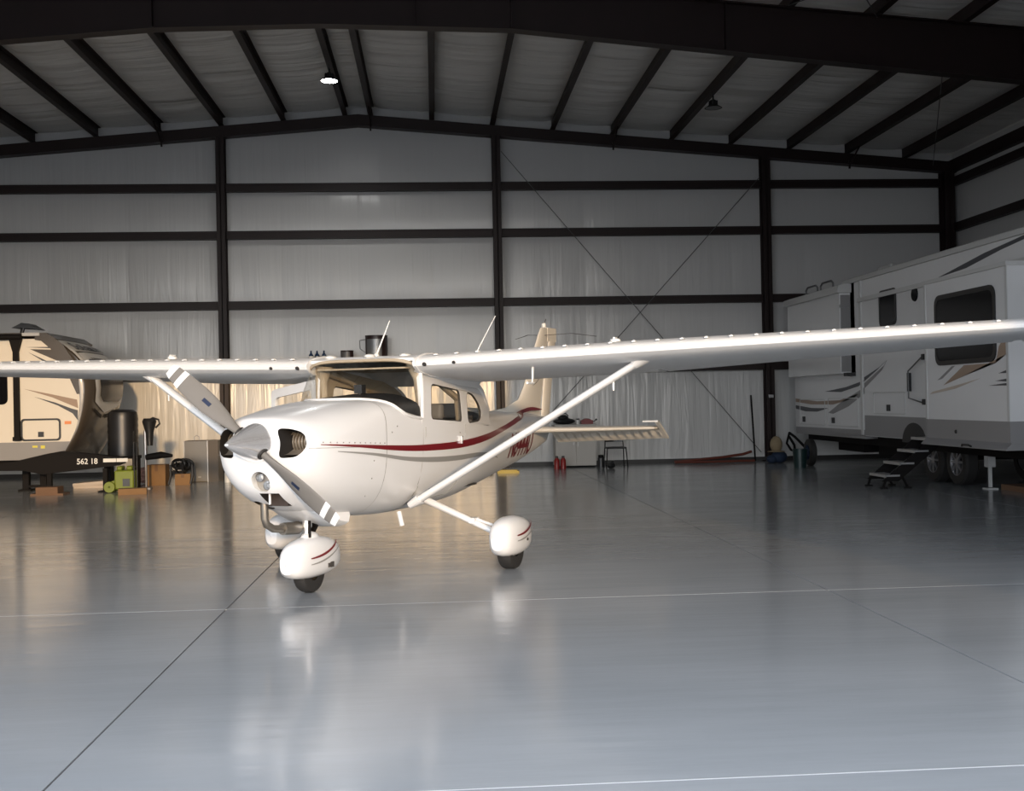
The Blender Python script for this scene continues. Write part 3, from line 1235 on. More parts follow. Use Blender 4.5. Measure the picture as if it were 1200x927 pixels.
# door outline and handle
for s in (1, -1):
    b = MB()
    dl = [(1.20, 1.36), (1.16, 0.72), (1.22, 0.66), (2.00, 0.67), (2.10, 0.78), (2.18, 1.36)]
    dl = [(1.20 + (1.17 - 1.20) * 0, 1.36)] + round_poly(dl, 0.08, 4)[4:-4] + [(2.18, 1.36)]
    b.tube([(x, s * side_y(x, z, 0.0005), z) for x, z in dl], 0.0035, 5)
    pb(b, 'door_seam', 'grey_stripe')
    b = MB()
    b.box((2.02, s * 0.555, 1.235), (2.045, s * 0.572, 1.245))
    b.box((2.025, s * 0.550, 1.17), (2.04, s * 0.572, 1.245))
    pb(b, 'door_handle', 'chrome')

# the right-hand door stands ajar, hinged on its front post
def door_pt(u, z, th):
    d = Vector((0.47, -0.88, 0)).normalized()
    n_ = Vector((0.88, 0.47, 0)).normalized()
    q = Vector((1.14, -0.56, 0)) + d * u + n_ * (th + 0.03 * sin(pi * (z - 0.7) / 1.2))
    return (q.x, q.y, z)


dq = round_poly([(0.0, 0.72), (0.80, 0.72), (0.88, 0.86), (0.90, 1.70), (0.84, 1.745), (0.0, 1.83)], 0.07, 5)
dw = round_poly([(0.12, 1.36), (0.82, 1.34), (0.82, 1.66), (0.12, 1.73)], 0.06, 5)
b = MB()
b.prism(dq, 0, 0.03, 'xz', [dw])
b.v = [door_pt(x, z, h) for (x, h, z) in b.v]
rd = pb(b, 'open_door', 'white_paint', 'right cabin door standing ajar', smooth=False)
b = MB()
b.add([door_pt(q[0], q[1], 0.015) for q in dw], [tuple(range(len(dw)))])
pb(b, 'side_window', 'canopy_glass', parent=rd, smooth=False)

# ---- wings
def naca(t, n=16, m=0.02, p=0.4):
    up, lo = [], []
    for i in range(n + 1):
        x = 0.5 * (1 - cos(pi * i / n))
        yt = 5 * t * (0.2969 * sqrt(x) - 0.1260 * x - 0.3516 * x**2 + 0.2843 * x**3 - 0.1036 * x**4)
        yc = m / p**2 * (2 * p * x - x * x) if x < p else m / (1 - p)**2 * (1 - 2 * p + 2 * p * x - x * x)
        up.append((x, yc + yt))
        lo.append((x, yc - yt))
    return up[::-1] + lo[1:-1]


AF = naca(0.125)
WLE, WZ = 0.965, 1.945


def wing_at(y):
    """leading edge x, chord, z of the leading edge, thickness factor"""
    a = abs(y)
    if a < 2.55:
        return WLE, 1.62, WZ + 0.028 * max(0, a - 0.56), 1.0
    k = (a - 2.55) / 3.2
    return WLE + 0.20 * k, 1.62 - 0.50 * k, WZ + 0.028 * (a - 0.56), 1.0 - 0.05 * k


def wing_pt(y, q):
    le, c, z, tf = wing_at(y)
    inc = radians(5.6 - 1.4 * max(0, abs(y) - 2.55) / 2.9)
    X, Z = q[0] * c, q[1] * c * tf
    return (le + X * cos(inc) + Z * sin(inc), y, z + Z * cos(inc) - X * sin(inc))


def wing_span(b, ys, prof=None, cap=True):
    prof = prof or AF
    n = len(prof)
    vs, fs = [], []
    for y in ys:
        vs += [wing_pt(y, q) for q in prof]
    for i in range(len(ys) - 1):
        for k in range(n):
            fs.append((i * n + k, i * n + (k + 1) % n, (i + 1) * n + (k + 1) % n, (i + 1) * n + k))
    if cap:
        fs.append(tuple(range(n)))
        fs.append(tuple((len(ys) - 1) * n + k for k in range(n - 1, -1, -1)))
    b.add(vs, fs)


def cutprof(x0, x1, inset=0.0):
    """airfoil outline between chord fractions x0 and x1"""
    n = 16
    up = AF[:n + 1][::-1]
    lo = [AF[n]] + AF[n + 1:] + [AF[0]]

    def at(L, x):
        for a, c in zip(L[:-1], L[1:]):
            if a[0] <= x <= c[0] + 1e-9:
                t = (x - a[0]) / max(1e-9, c[0] - a[0])
                return (x, a[1] + (c[1] - a[1]) * t)
        return L[-1]
    U = [at(up, x0)] + [p for p in up if x0 < p[0] < x1] + [at(up, x1)]
    Lw = [at(lo, x0)] + [p for p in lo if x0 < p[0] < x1] + [at(lo, x1)]
    out = U[::-1] + Lw
    res = []
    for p in out:
        if not res or (abs(p[0] - res[-1][0]) + abs(p[1] - res[-1][1])) > 1e-5:
            res.append(p)
    if (abs(res[0][0] - res[-1][0]) + abs(res[0][1] - res[-1][1])) < 1e-5:
        res.pop()
    return res


FW = cutprof(0.0, 0.735)
AFT = cutprof(0.748, 1.0)
# roof section between the wings
b = MB()
UP = AF[:17][::-1]
UP = [q for q in UP if q[0] > 0.02]
loop = UP + [(q[0], max(q[1] - 0.018, -0.02)) for q in UP[::-1]]
wing_span(b, [-0.55, -0.3, 0.0, 0.3, 0.55], loop)
pb(b, 'cabin_roof', 'wing_paint')
for s in (1, -1):
    ys = [s * k for k in (0.555, 0.9, 1.5, 2.1, 2.55, 3.1, 3.8, 4.5, 5.1, 5.70)]
    b = MB()
    wing_span(b, ys, FW)
    wing = pb(b, 'wing_skin', 'wing_paint')
    b = MB()
    wing_span(b, [s * k for k in (0.60, 1.6, 2.53)], AFT)
    pb(b, 'flap', 'wing_paint')
    b = MB()
    wing_span(b, [s * k for k in (2.56, 3.6, 4.6, 5.62)], AFT)
    pb(b, 'aileron', 'wing_paint')
    # corrugation beads under flap and aileron
    b = MB()
    k = 0.75
    while k < 5.6:
        p0, p1 = wing_pt(s * k, (0.77, -0.008)), wing_pt(s * k, (0.97, 0.006))
        b.tube([p0, p1], 0.012, 6, flat=0.5)
        k += 0.22
    pb(b, 'flap_beads', 'wing_paint')
    # drooped tip
    b = MB()
    n = len(AF)
    rows = []
    for t in range(7):
        u = t / 6
        y = s * (5.70 + 0.16 * sin(u * pi / 2))
        sc = max(0.03, cos(u * pi / 2))
        le, c, z, tf = wing_at(5.70)
        row = []
        for q in AF:
            p = wing_pt(s * 5.70, (0.03 * (1 - sc) + q[0] * (1 - 0.05 * (1 - sc)), q[1] * sc - 0.02 * (1 - sc)))
            row.append((p[0], y, p[2]))
        rows.append(row)
    vs = [p for r_ in rows for p in r_]
    fs = [(i * n + k, i * n + (k + 1) % n, (i + 1) * n + (k + 1) % n, (i + 1) * n + k) for i in range(6) for k in range(n)]
    b.add(vs, fs)
    pb(b, 'wing_tip', 'wing_paint')
    # root cap and vents
    b = MB()
    wing_span(b, [s * 0.548, s * 0.575], [(q[0] * 1.02 - 0.012, q[1] * 1.10) for q in AF])
    pb(b, 'root_cuff', 'white_paint')
    for y, z, r in ((0.66, -0.01, 0.018), (0.95, -0.01, 0.014)):
        p = Vector(wing_pt(s * y, (0.0, z)))
        b = MB()
        b.lathe([(0, -0.004), (r, -0.004), (r * 1.1, 0.03), (0, 0.03)], p + Vector((0.0, 0, 0)), 'x', 12)
        pb(b, 'air_vent', 'dark_hole')
    # fairing between wing and cabin
    b = MB()
    b.grid(lambda u, v: (1.02 + 1.55 * u, s * (0.53 + 0.14 * v**1.5), 1.93 - 0.15 * u * (1 - 0.5 * v) - 0.06 * (1 - v)**2 - 0.02 * sin(pi * u)), 8, 4)
    pb(b, 'root_fairing', 'white_paint')
    # vortex generators
    k = 0.75
    vg = None
    while k < 5.6:
        p = Vector(wing_pt(s * k, (0.035, 0.050)))
        if vg is None:
            b = MB()
            b.prism([(-0.016, -0.006), (0.022, -0.006), (0.022, 0.004), (0.0, 0.004)], -0.007, 0.007, 'xz')
            b.box((-0.018, -0.015, -0.012), (0.026, 0.015, -0.003))
            vg = pb(b, 'vortex_generator', 'white_plastic', smooth=False)
            vg.location = (p.x, -p.y, p.z)
        else:
            c = copy_obj(vg, plane)
            c.location = (p.x, -p.y, p.z)
        k += 0.205
    # fuel cap, tie-down, strut
    p = Vector(wing_pt(s * 2.35, (0.22, 0.088)))
    b = MB()
    b.lathe([(0.0, 0.015), (0.03, 0.013), (0.045, 0.006), (0.05, -0.02)], p, 'z', 14)
    b.box((p.x - 0.04, p.y - 0.010, p.z + 0.005), (p.x + 0.04, p.y + 0.010, p.z + 0.025))
    pb(b, 'fuel_cap', 'white_plastic')
    pa = Vector((0.97, s * 0.515, 0.665))
    pc = Vector((1.30, s * 2.62, 1.93))
    b = MB()
    d = (pc - pa)
    b.tube([pa, pa + d * 0.04, pa + d * 0.5, pa + d * 0.96, pc], [0.056, 0.066, 0.066, 0.066, 0.08], 14, flat=0.5, up=(1, 0, 0))
    strut = pb(b, 'wing_strut', 'white_paint')
    b = MB()
    b.tube([pa + d * -0.012, pa + d * 0.035], [0.055, 0.085], 12, flat=0.6, up=(1, 0, 0))
    pb(b, 'strut_cuff', 'white_paint', parent=strut)
    b = MB()
    b.tube([pa + d * 0.955, pc + Vector((0, 0, 0.02))], [0.075, 0.125], 12, flat=0.55, up=(1, 0, 0))
    pb(b, 'strut_cuff', 'white_paint', parent=strut)
    b = MB()
    b.tube([pa + d * 0.87, pa + d * 0.87 + Vector((0.0, 0.0, -0.11))], [0.012, 0.008], 6)
    pb(b, 'tie_down_ring', 'white_paint', parent=strut)
# pitot mast under the left wing, strap on the right strut
p = Vector(wing_pt(1.62, (0.14, -0.055)))
b = MB()
b.tube([p + Vector((0.02, 0, 0.02)), p + Vector((0.0, 0, -0.12))], [0.022, 0.014], 8, flat=0.5)
b.tube([p + Vector((-0.14, 0, -0.125)), p + Vector((0.03, 0, -0.125))], 0.011, 8)
pb(b, 'pitot_tube', 'white_paint')
b = MB()
q = Vector((1.12, -1.45, 1.235))
b.tube([q + Vector((-0.03, 0, 0.05)), q + Vector((-0.03, 0, 0.02))], 0.012, 6)
pb(b, 'bolt_cap', 'gasket')
# whip aerials on the roof, dome aerials
for (x, y, z, dx, dy, L, r) in ((1.35, -0.02, 2.04, 0.10, 0.10, 0.34, 0.009), (1.75, 0.85, 2.05, 0.12, 0.16, 0.36, 0.007)):
    b = MB()
    b.lathe([(0, 0.03), (0.02, 0.02), (0.03, 0.0), (0.03, -0.02)], (x, y, z), 'z', 10)
    b.tube([(x, y, z), (x + dx, y + dy, z + L)], [r, r * 0.5], 8)
    pb(b, 'whip_aerial', 'white_plastic', 'thin white whip aerial')
for (x, y) in ((1.12, 0.03), (1.15, -0.40), (1.2, 0.36)):
    b = MB()
    b.ball((x, y, 2.028), (0.075, 0.05, 0.022), 14)
    pb(b, 'dome_aerial', 'white_plastic')

# ---- tail
def slab(b, sects, n=10):
    """sects: (le point, te point, thickness, thickness axis)"""
    vs, fs = [], []
    prof = [(0.5 * (1 - cos(pi * i / n))) for i in range(n + 1)]
    m = 2 * n
    for le, te, th, ax in sects:
        le, te, ax = Vector(le), Vector(te), Vector(ax)
        up = [le.lerp(te, q) + ax * th * (sqrt(max(0, q)) * (1 - q) * 1.9 + 0.03) * (1 if 0 < q < 1 else 0) for q in prof]
        lo = [le.lerp(te, q) - ax * th * (sqrt(max(0, q)) * (1 - q) * 1.9 + 0.03) * (1 if 0 < q < 1 else 0) for q in prof[1:-1]][::-1]
        vs += up + lo
    for i in range(len(sects) - 1):
        for k in range(m):
            fs.append((i * m + k, i * m + (k + 1) % m, (i + 1) * m + (k + 1) % m, (i + 1) * m + k))
    fs.append(tuple(range(m)))
    fs.append(tuple((len(sects) - 1) * m + k for k in range(m - 1, -1, -1)))
    b.add(vs, fs)


Y_ = (0, 1, 0)
b = MB()
slab(b, [((3.75, 0, 1.44), (6.05, 0, 1.30), 0.035, Y_), ((4.75, 0, 1.50), (6.08, 0, 1.42), 0.04, Y_), ((5.22, 0, 1.60), (6.12, 0, 1.58), 0.055, Y_),
         ((5.45, 0, 1.78), (6.20, 0, 1.78), 0.052, Y_), ((6.04, 0, 2.46), (6.50, 0, 2.50), 0.035, Y_), ((6.16, 0, 2.57), (6.52, 0, 2.58), 0.02, Y_)])
pb(b, 'tail_fin', 'tail_paint')
b = MB()
slab(b, [((6.07, 0, 1.06), (6.33, 0, 1.10), 0.03, Y_), ((6.09, 0, 1.30), (6.44, 0, 1.30), 0.035, Y_), ((6.22, 0, 1.80), (6.58, 0, 1.78), 0.03, Y_),
         ((6.50, 0, 2.44), (6.80, 0, 2.42), 0.02, Y_)])
b.box((6.42, -0.014, 2.40), (6.79, 0.014, 2.585))
pb(b, 'rudder', 'tail_paint')
b = MB()
b.lathe([(0, 0.07), (0.03, 0.055), (0.035, 0.0)], (6.30, 0, 2.58), 'z', 12)
pb(b, 'beacon', 'white_plastic')
b = MB()
for s in (1, -1):
    b.tube([(6.25, s * 0.02, 2.47), (6.55, s * 0.32, 2.50), (6.80, s * 0.60, 2.46)], 0.004, 5)
pb(b, 'nav_aerial', 'gasket')
b = MB()
b.tube([(6.30, 0, 2.60), (6.40, 0, 2.70)], 0.006, 5)
pb(b, 'tail_whip', 'gasket')
ZS = 1.205
for s in (1, -1):
    b = MB()
    slab(b, [((5.12, s * 0.10, ZS), (5.98, s * 0.10, ZS), 0.055, (0, 0, 1)), ((5.70, s * 1.60, ZS), (6.02, s * 1.60, ZS), 0.030, (0, 0, 1)),
             ((5.74, s * 1.64, ZS), (6.02, s * 1.64, ZS), 0.02, (0, 0, 1))])
    pb(b, 'horizontal_stabilizer', 'tail_paint')
    # elevator, drooped, corrugated
    dr = radians(27)
    N = 52

    def el(u, v, sgn):
        y = 0.16 + 1.50 * u
        c = 0.42 - 0.10 * u
        ridge = 0.015 * sin(2 * pi * u * 13) * sin(pi * min(1, v * 1.1))
        th = 0.022 * (1 - v) + 0.003
        hx = 5.99 + 0.02 * u
        return (hx + c * v * cos(dr), s * y, ZS - c * v * sin(dr) + sgn * (th) + ridge)
    b = MB()
    b.grid(lambda u, v: el(u, v, 1), N, 5)
    b.grid(lambda u, v: el(u, v, -1), N, 5)
    pb(b, 'elevator', 'tail_paint', 'drooped corrugated elevator', weld=False)
    b = MB()                                 # horn balance at the tip rises as the elevator droops
    q = [(6.32, -0.13), (6.00, 0.0), (5.78, 0.085), (5.70, 0.10), (5.71, 0.075), (6.0, -0.03), (6.30, -0.155)]
    b.prism([(x, ZS + z) for x, z in q], s * 1.655, s * 1.70)
    b.box((5.70, s * 1.50, ZS + 0.078), (5.80, s * 1.70, ZS + 0.098))
    pb(b, 'horn_balance', 'tail_paint', smooth=False)

# ---- landing gear
def fairing(b, cx, cy, cz, L0, L1, w, h, zlow):
    """teardrop wheel fairing, open below"""
    vs, fs = [], []
    n, m = 12, 16
    for i in range(n + 1):
        t = i / n
        a = pi * t
        x = cx - L0 * cos(a) if t < 0.5 else cx - L1 * cos(a)
        r = sin(a)**0.60 if t < 0.5 else sin(a)**0.85
        r = max(r, 0.02)
        drop = -0.03 * max(0, (t - 0.5))
        for k in range(m):
            q = 2 * pi * k / m
            cy_, sz_ = cos(q), sin(q)
            e_ = 0.75
            yy = (abs(cy_)**e_) * (1 if cy_ > 0 else -1) * w * r
            zz = (abs(sz_)**e_) * (1 if sz_ > 0 else -1) * (h if sz_ > 0 else zlow) * (r if sz_ > 0 else r**0.8)
            vs.append((x, cy + yy, cz + zz + drop))
    for i in range(n):
        for k in range(m):
            fs.append((i * m + k, i * m + (k + 1) % m, (i + 1) * m + (k + 1) % m, (i + 1) * m + k))
    b.add(vs, fs)


def tyre(b, cx, cy, r, w):
    b.lathe([(r * 0.45, -w * 0.8), (r * 0.8, -w), (r * 0.95, -w * 0.85), (r, -w * 0.5), (r, w * 0.5), (r * 0.95, w * 0.85), (r * 0.8, w), (r * 0.45, w * 0.8)],
            (cx, cy, r), 'y', 28)


def fair_stripes(cx, cy, cz, w, side, parent):
    for nm, mtl, dz, th in (('fairing_stripe', 'red_stripe', 0.035, 0.011), ('fairing_stripe', 'grey_stripe', -0.015, 0.008)):
        b = MB()
        K = 14
        top, bot = [], []
        for k in range(K + 1):
            t = k / K
            x = cx - 0.16 + 0.52 * t
            z = cz + dz + 0.10 * t**2.2
            wd = th * (0.25 + 0.75 * sin(pi * (0.08 + 0.86 * t)))
            top.append((x, z + wd))
            bot.append((x, z - wd))
        vs, fs = [], []
        for (x, z) in top + bot:
            u = (x - cx)
            L = 0.42 if u < 0 else 0.56
            r = sqrt(max(0.0, 1 - (u / L)**2))
            r = r**(0.60 if u < 0 else 0.85)
            q = min(0.98, abs(z - cz) / (0.19 * max(r, 0.2)))
            yy = w * r * (1 - q**(1 / 0.75 * 2))**(0.375)
            vs.append((x, cy + side * (yy + 0.003), z))
        for k in range(K):
            fs.append((k, k + 1, K + 2 + k, K + 1 + k))
        b.add(vs, fs)
        pb(b, nm, mtl, parent=parent)


for s in (1, -1):
    GX, GY, GZ = 1.66, s * 1.20, 0.30
    b = MB()
    b.tube([(1.62, s * 0.30, 0.66), (1.64, s * 0.70, 0.49), (1.65, s * 1.06, 0.335), (1.66, s * 1.14, 0.29)], [0.036, 0.032, 0.030, 0.036], 12)
    leg = pb(b, 'main_gear_leg', 'white_paint')
    b = MB()
    b.tube([(1.66, s * 0.86, 0.46), (1.70, s * 1.10, 0.37)], 0.014, 8)
    b.box((1.60, s * 0.80, 0.425), (1.72, s * 0.86, 0.475))
    pb(b, 'step', 'white_paint', parent=leg)
    b = MB()
    fairing(b, GX - 0.02, GY, GZ, 0.34, 0.46, 0.140, 0.20, 0.175)
    f_ = pb(b, 'wheel_fairing', 'white_paint')
    fair_stripes(GX - 0.02, GY, GZ, 0.145, s, f_)
    b = MB()
    b.lathe([(0, 0.004), (0.014, 0.004), (0.014, -0.01)], (GX + 0.10, GY + s * 0.138, GZ - 0.03), 'y', 10)
    pb(b, 'inspection_hole', 'gasket', parent=f_)
    b = MB()
    tyre(b, GX, GY, 0.215, 0.075)
    pb(b, 'tyre', 'black_rubber')
b = MB()
fairing(b, 0.01, 0, 0.275, 0.38, 0.46, 0.135, 0.20, 0.15)
f_ = pb(b, 'nose_fairing', 'white_paint')
fair_stripes(-0.02, 0, 0.275, 0.135, 1, f_)
b = MB()
b.box((0.10, 0.128, 0.20), (0.125, 0.137, 0.235))
b.box((0.14, 0.127, 0.195), (0.19, 0.136, 0.24))
pb(b, 'fairing_placard', 'gasket', parent=f_, smooth=False)
b = MB()
tyre(b, 0.0, 0, 0.185, 0.062)
pb(b, 'tyre', 'black_rubber')
b = MB()
b.tube([(-0.02, 0, 0.40), (-0.02, 0, 0.72)], 0.030, 14)
b.tube([(-0.02, 0, 0.55), (-0.02, 0, 0.80)], 0.042, 14)
ns = pb(b, 'nose_strut', 'chrome', 'chrome nose gear strut')
b = MB()
b.prism([(0.01, 0.62), (0.12, 0.55), (0.02, 0.46), (0.01, 0.49), (0.085, 0.55), (0.01, 0.59)], -0.03, 0.03, 'xz')
b.tube([(-0.06, 0.05, 0.47), (-0.06, 0.05, 0.62)], 0.012, 8)
pb(b, 'torque_link', 'black_metal', parent=ns, smooth=False)
b = MB()
b.ball((0.02, 0, 0.445), (0.12, 0.07, 0.07), 14)
pb(b, 'fork_cover', 'white_paint', parent=ns)
b = MB()                                     # step tube below the door on the left
b.tube([(0.92, 0.40, 0.60), (0.92, 0.43, 0.47)], 0.022, 8)
pb(b, 'fuel_drain', 'white_paint')

# ---- propeller and spinner
PT, PX, PZ = 0.676, -0.80, 1.292
b = MB()
prof = [(0.0, -1.180), (0.009, -1.177), (0.020, -1.150)]
for k in range(9):
    t = k / 8
    prof.append((0.020 + (0.160 - 0.020) * (t**0.92), -1.150 + 0.375 * t))
prof.append((0.150, -0.772))
b.lathe(prof, (0, 0, PZ), 'x', 40)
sp = pb(b, 'spinner', 'chrome', 'polished metal spinner cone', ang=60)
b = MB()
b.lathe([(0.162, -0.775), (0.162, -0.765), (0, -0.765)], (0, 0, PZ), 'x', 40)
pb(b, 'spinner_backplate', 'dark_hole', parent=sp)
for s in (1, -1):
    r_ = Vector((0, -s * cos(PT), s * sin(PT)))
    v_ = Vector((0, -s * sin(PT), -s * cos(PT)))
    segs = [(0.10, 0.055, 0.030, 52, 1), (0.20, 0.075, 0.026, 45, 1), (0.33, 0.125, 0.020, 37, 1), (0.48, 0.165, 0.016, 30, 1), (0.62, 0.172, 0.013, 25, 1),
            (0.74, 0.160, 0.010, 21, 1), (0.795, 0.150, 0.009, 19.5, 1), (0.845, 0.140, 0.009, 18.5, 2), (0.905, 0.125, 0.008, 17.5, 1), (0.955, 0.095, 0.006, 17, 2)]
    b = MB()
    n = 16
    vs = []
    for (R, c, th, be, mt) in segs:
        be = radians(be)
        cv = v_ * cos(be) + Vector((-1, 0, 0)) * sin(be)
        nv = Vector((-1, 0, 0)) * cos(be) - v_ * sin(be)
        for k in range(n):
            a = 2 * pi * k / n
            vs.append(Vector((PX - 0.03, 0, PZ)) + r_ * R + cv * (c / 2 * cos(a) + 0.0) + nv * (th * sin(a)))
    fs = [(i * n + k, i * n + (k + 1) % n, (i + 1) * n + (k + 1) % n, (i + 1) * n + k) for i in range(len(segs) - 1) for k in range(n)]
    b.add(vs, fs + [tuple((len(segs) - 1) * n + k for k in range(n))])
    b.m = [(0 if segs[i + 1][4] == 1 else 1) for i in range(len(segs) - 1) for k in range(n)] + [1]
    bl = pb(b, 'propeller_blade', ['blade_grey', 'band_white'], 'grey metal blade with white tip bands')
    # maker's decal on the flat of the blade
    b = MB()
    vs = []
    for R in (0.47, 0.555):
        be = radians(30.5 if R < 0.5 else 27.5)
        cv = v_ * cos(be) + Vector((-1, 0, 0)) * sin(be)
        nv = Vector((-1, 0, 0)) * cos(be) - v_ * sin(be)
        for o in (-0.016, 0.016):
            vs.append(Vector((PX - 0.03, 0, PZ)) + r_ * R + cv * o + nv * 0.0172)
    b.add(vs, [(0, 1, 3, 2)])
    pb(b, 'blade_decal', 'decal_blue', 'small blue decal', parent=bl)
    b = MB()                                 # cut-out collar where the blade leaves the spinner
    b.tube([Vector((PX - 0.03, 0, PZ)) + r_ * 0.10, Vector((PX - 0.03, 0, PZ)) + r_ * 0.142], [0.052, 0.050], 18)
    pb(b, 'blade_collar', 'dark_hole', parent=sp)

# ---- livery: stripes and registration, thin paint films following the skin
def film(name, mtl, top, bot, x0, x1, n, off=0.0025, sides=(1, -1), lim=None, rows=2):
    for s in sides:
        vs, fs = [], []
        for k in range(n + 1):
            x = x0 + (x1 - x0) * k / n
            a, c = top(x), bot(x)
            for r in range(rows + 1):
                z = c + (a - c) * r / rows
                vs.append((x, s * side_y(x, z, off), z))
        for k in range(n):
            for r in range(rows):
                i = k * (rows + 1) + r
                fs.append((i, i + 1, i + rows + 2, i + rows + 1))
        b = MB()
        b.add(vs, fs)
        pb(b, name, mtl)


RXs = [-0.55, 0.0, 0.45, 0.9, 1.33, 1.9, 2.38, 3.0, 3.64, 4.2, 4.7, 5.2]
RZs = [1.268, 1.232, 1.200, 1.175, 1.163, 1.160, 1.175, 1.215, 1.275, 1.330, 1.375, 1.40]
RWs = [0.003, 0.012, 0.020, 0.026, 0.030, 0.034, 0.036, 0.034, 0.030, 0.026, 0.023, 0.02]
film('red_stripe', 'red_stripe', lambda x: catmull(RXs, RZs, x) + catmull(RXs, RWs, x), lambda x: catmull(RXs, RZs, x) - catmull(RXs, RWs, x), -0.55, 4.75, 60)
GXs = [-0.35, 0.2, 0.8, 1.4, 2.0, 2.6, 3.1, 3.5]
GZs = [1.205, 1.155, 1.085, 1.045, 1.030, 1.032, 1.010, 0.95]
GWs = [0.003, 0.011, 0.018, 0.024, 0.025, 0.022, 0.015, 0.003]
film('grey_stripe', 'grey_stripe', lambda x: catmull(GXs, GZs, x) + catmull(GXs, GWs, x), lambda x: catmull(GXs, GZs, x) - catmull(GXs, GWs, x), -0.35, 3.5, 40)
# sweep of red up over the fin root, and a grey arc on the fin
for s in (1, -1):
    for nm, mtl, pts_, wd in (('red_stripe', 'red_stripe', [(4.70, 1.375), (4.95, 1.415), (5.2, 1.452), (5.5, 1.478), (5.95, 1.465)], 0.024),
                              ('grey_stripe', 'grey_stripe', [(5.62, 1.78), (5.80, 1.84), (5.97, 1.94), (6.10, 2.08)], 0.008)):
        K = 16
        vs, fs = [], []
        X_ = [p[0] for p in pts_]
        for k in range(K + 1):
            x = X_[0] + (X_[-1] - X_[0]) * k / K
            z = catmull(X_, [p[1] for p in pts_], x)
            w = wd * (1 if nm[0] == 'r' and x < 5.5 else max(0.15, sin(pi * (0.5 + 0.5 * max(0, (x - 5.5) / 0.5))) if nm[0] == 'r' else sin(pi * (0.1 + 0.85 * k / K))))
            for dz in (-w, w):
                y = max(side_y(x, min(z + dz, sec(x)[1] - 0.001)) if z + dz < sec(x)[1] else 0, 0.062 if z > 1.7 else 0.066) + 0.004
                vs.append((x, s * y, z + dz))
        for k in range(K):
            fs.append((2 * k, 2 * k + 1, 2 * k + 3, 2 * k + 2))
        b = MB()
        b.add(vs, fs)
        pb(b, nm, mtl)
for s in (1, -1):
    tv, tf = text_mesh('N8444U', 0.43, 0.62, 0.010, 12)
    wmax = max(v[0] for v in tv)
    vs = []
    for (u, h) in tv:
        u = u / wmax * 1.22
        if s > 0:
            x = 4.05 + u - 0.10 * (0.30 - h) * 0.9
        else:
            x = 5.27 - u
        z = 0.925 + h * 0.93 + 0.06 * (x - 4.0) * 0
        z = max(z, sec(x)[3] + 0.02)
        vs.append((x, s * side_y(x, z, 0.006), z))
    b = MB()
    b.add(vs, tf)
    pb(b, 'registration_lettering', 'dark_red', 'dark red registration N8444U', recalc=False, smooth=False)

# rivet and screw heads on the cowling side
b = MB()
for s in (1, -1):
    for k in range(12):
        x = -0.52 + 0.082 * k
        b.ball((x, s * side_y(x, 1.285 - 0.01 * k, 0.001), 1.285 - 0.004 * k), 0.006, 6)
    for x, z in ((0.52, 1.33), (0.62, 1.38), (2.02, 1.28), (0.2, 1.10), (0.2, 0.95), (0.2, 0.8)):
        b.ball((x, s * side_y(x, z, 0.001), z), 0.007, 6)
rv = pb(b, 'cowl_screws', 'grey_stripe')
rv['kind'] = 'stuff'
b = MB()
for s in (1, -1):
    b.tube([(x, s * side_y(x, 1.245 - 0.03 * (x + 0.7), 0.0), 1.245 - 0.03 * (x + 0.7)) for x in [-0.66 + 0.09 * k for k in range(13)]], 0.0025, 5)
pb(b, 'cowl_seam', 'grey_stripe')

# ------------------------------------------------------------ helpers for flat skins on vertical planes
def plate_x(b, poly, X, th=0.006, holes=()):
    """polygon given as (y, z) on a plane of constant X, standing proud towards -X"""
    b.prism(poly, X - th, X, 'yz', holes)


def plate_y(b, poly, Y, th=0.006, holes=()):
    """polygon given as (x, z) on a plane of constant Y, standing proud towards -Y"""
    b.prism(poly, Y - th, Y, 'xz', holes)


def wheel(parent, c, r, w, axis='x', rim='alloy', spokes=8, name='wheel', face=-1, rimr=0.6):
    b = MB()
    b.lathe([(r * 0.58, -w), (r * 0.9, -w), (r, -w * 0.7), (r, w * 0.7), (r * 0.9, w), (r * 0.58, w)], c, axis, 28)
    o = b.build(name, 'black_rubber', parent, world=True)
    b = MB()
    b.lathe([(r * rimr, -w * 0.8), (r * rimr, w * 0.8)], c, axis, 28)
    b.lathe([(r * rimr, face * w * 0.98), (r * (rimr - 0.05), face * w * 0.98), (r * (rimr - 0.07), face * w * 0.7)], c, axis, 28)
    b.lathe([(0, face * w), (r * 0.16, face * w), (r * 0.18, face * w * 0.6)], c, axis, 16)
    C_ = Vector(c)
    for k in range(spokes):
        a = 2 * pi * k / spokes
        d = {'x': Vector((0, cos(a), sin(a))), 'y': Vector((cos(a), 0, sin(a)))}[axis]
        ax = {'x': Vector((1, 0, 0)), 'y': Vector((0, 1, 0))}[axis]
        b.tube([C_ + ax * face * w * 0.8 + d * r * 0.1, C_ + ax * face * w * 0.85 + d * r * (rimr - 0.02)], [r * 0.07, r * 0.045], 6)
    b.build('rim', rim, o, world=True, label=None)
    return o


# ------------------------------------------------------------ fifth-wheel trailer on the right
XA, XS = 8.5, 8.0
rv = thing('fifth_wheel_trailer', 'large white and grey fifth-wheel trailer with slide-outs by the right wall', 'trailer', (9.7, 20.0, 0))


def rb(b, name, mats, label=None, parent=None, **k):
    k.setdefault('smooth', False)
    return b.build(name, mats, parent or rv, label, world=True, **k)


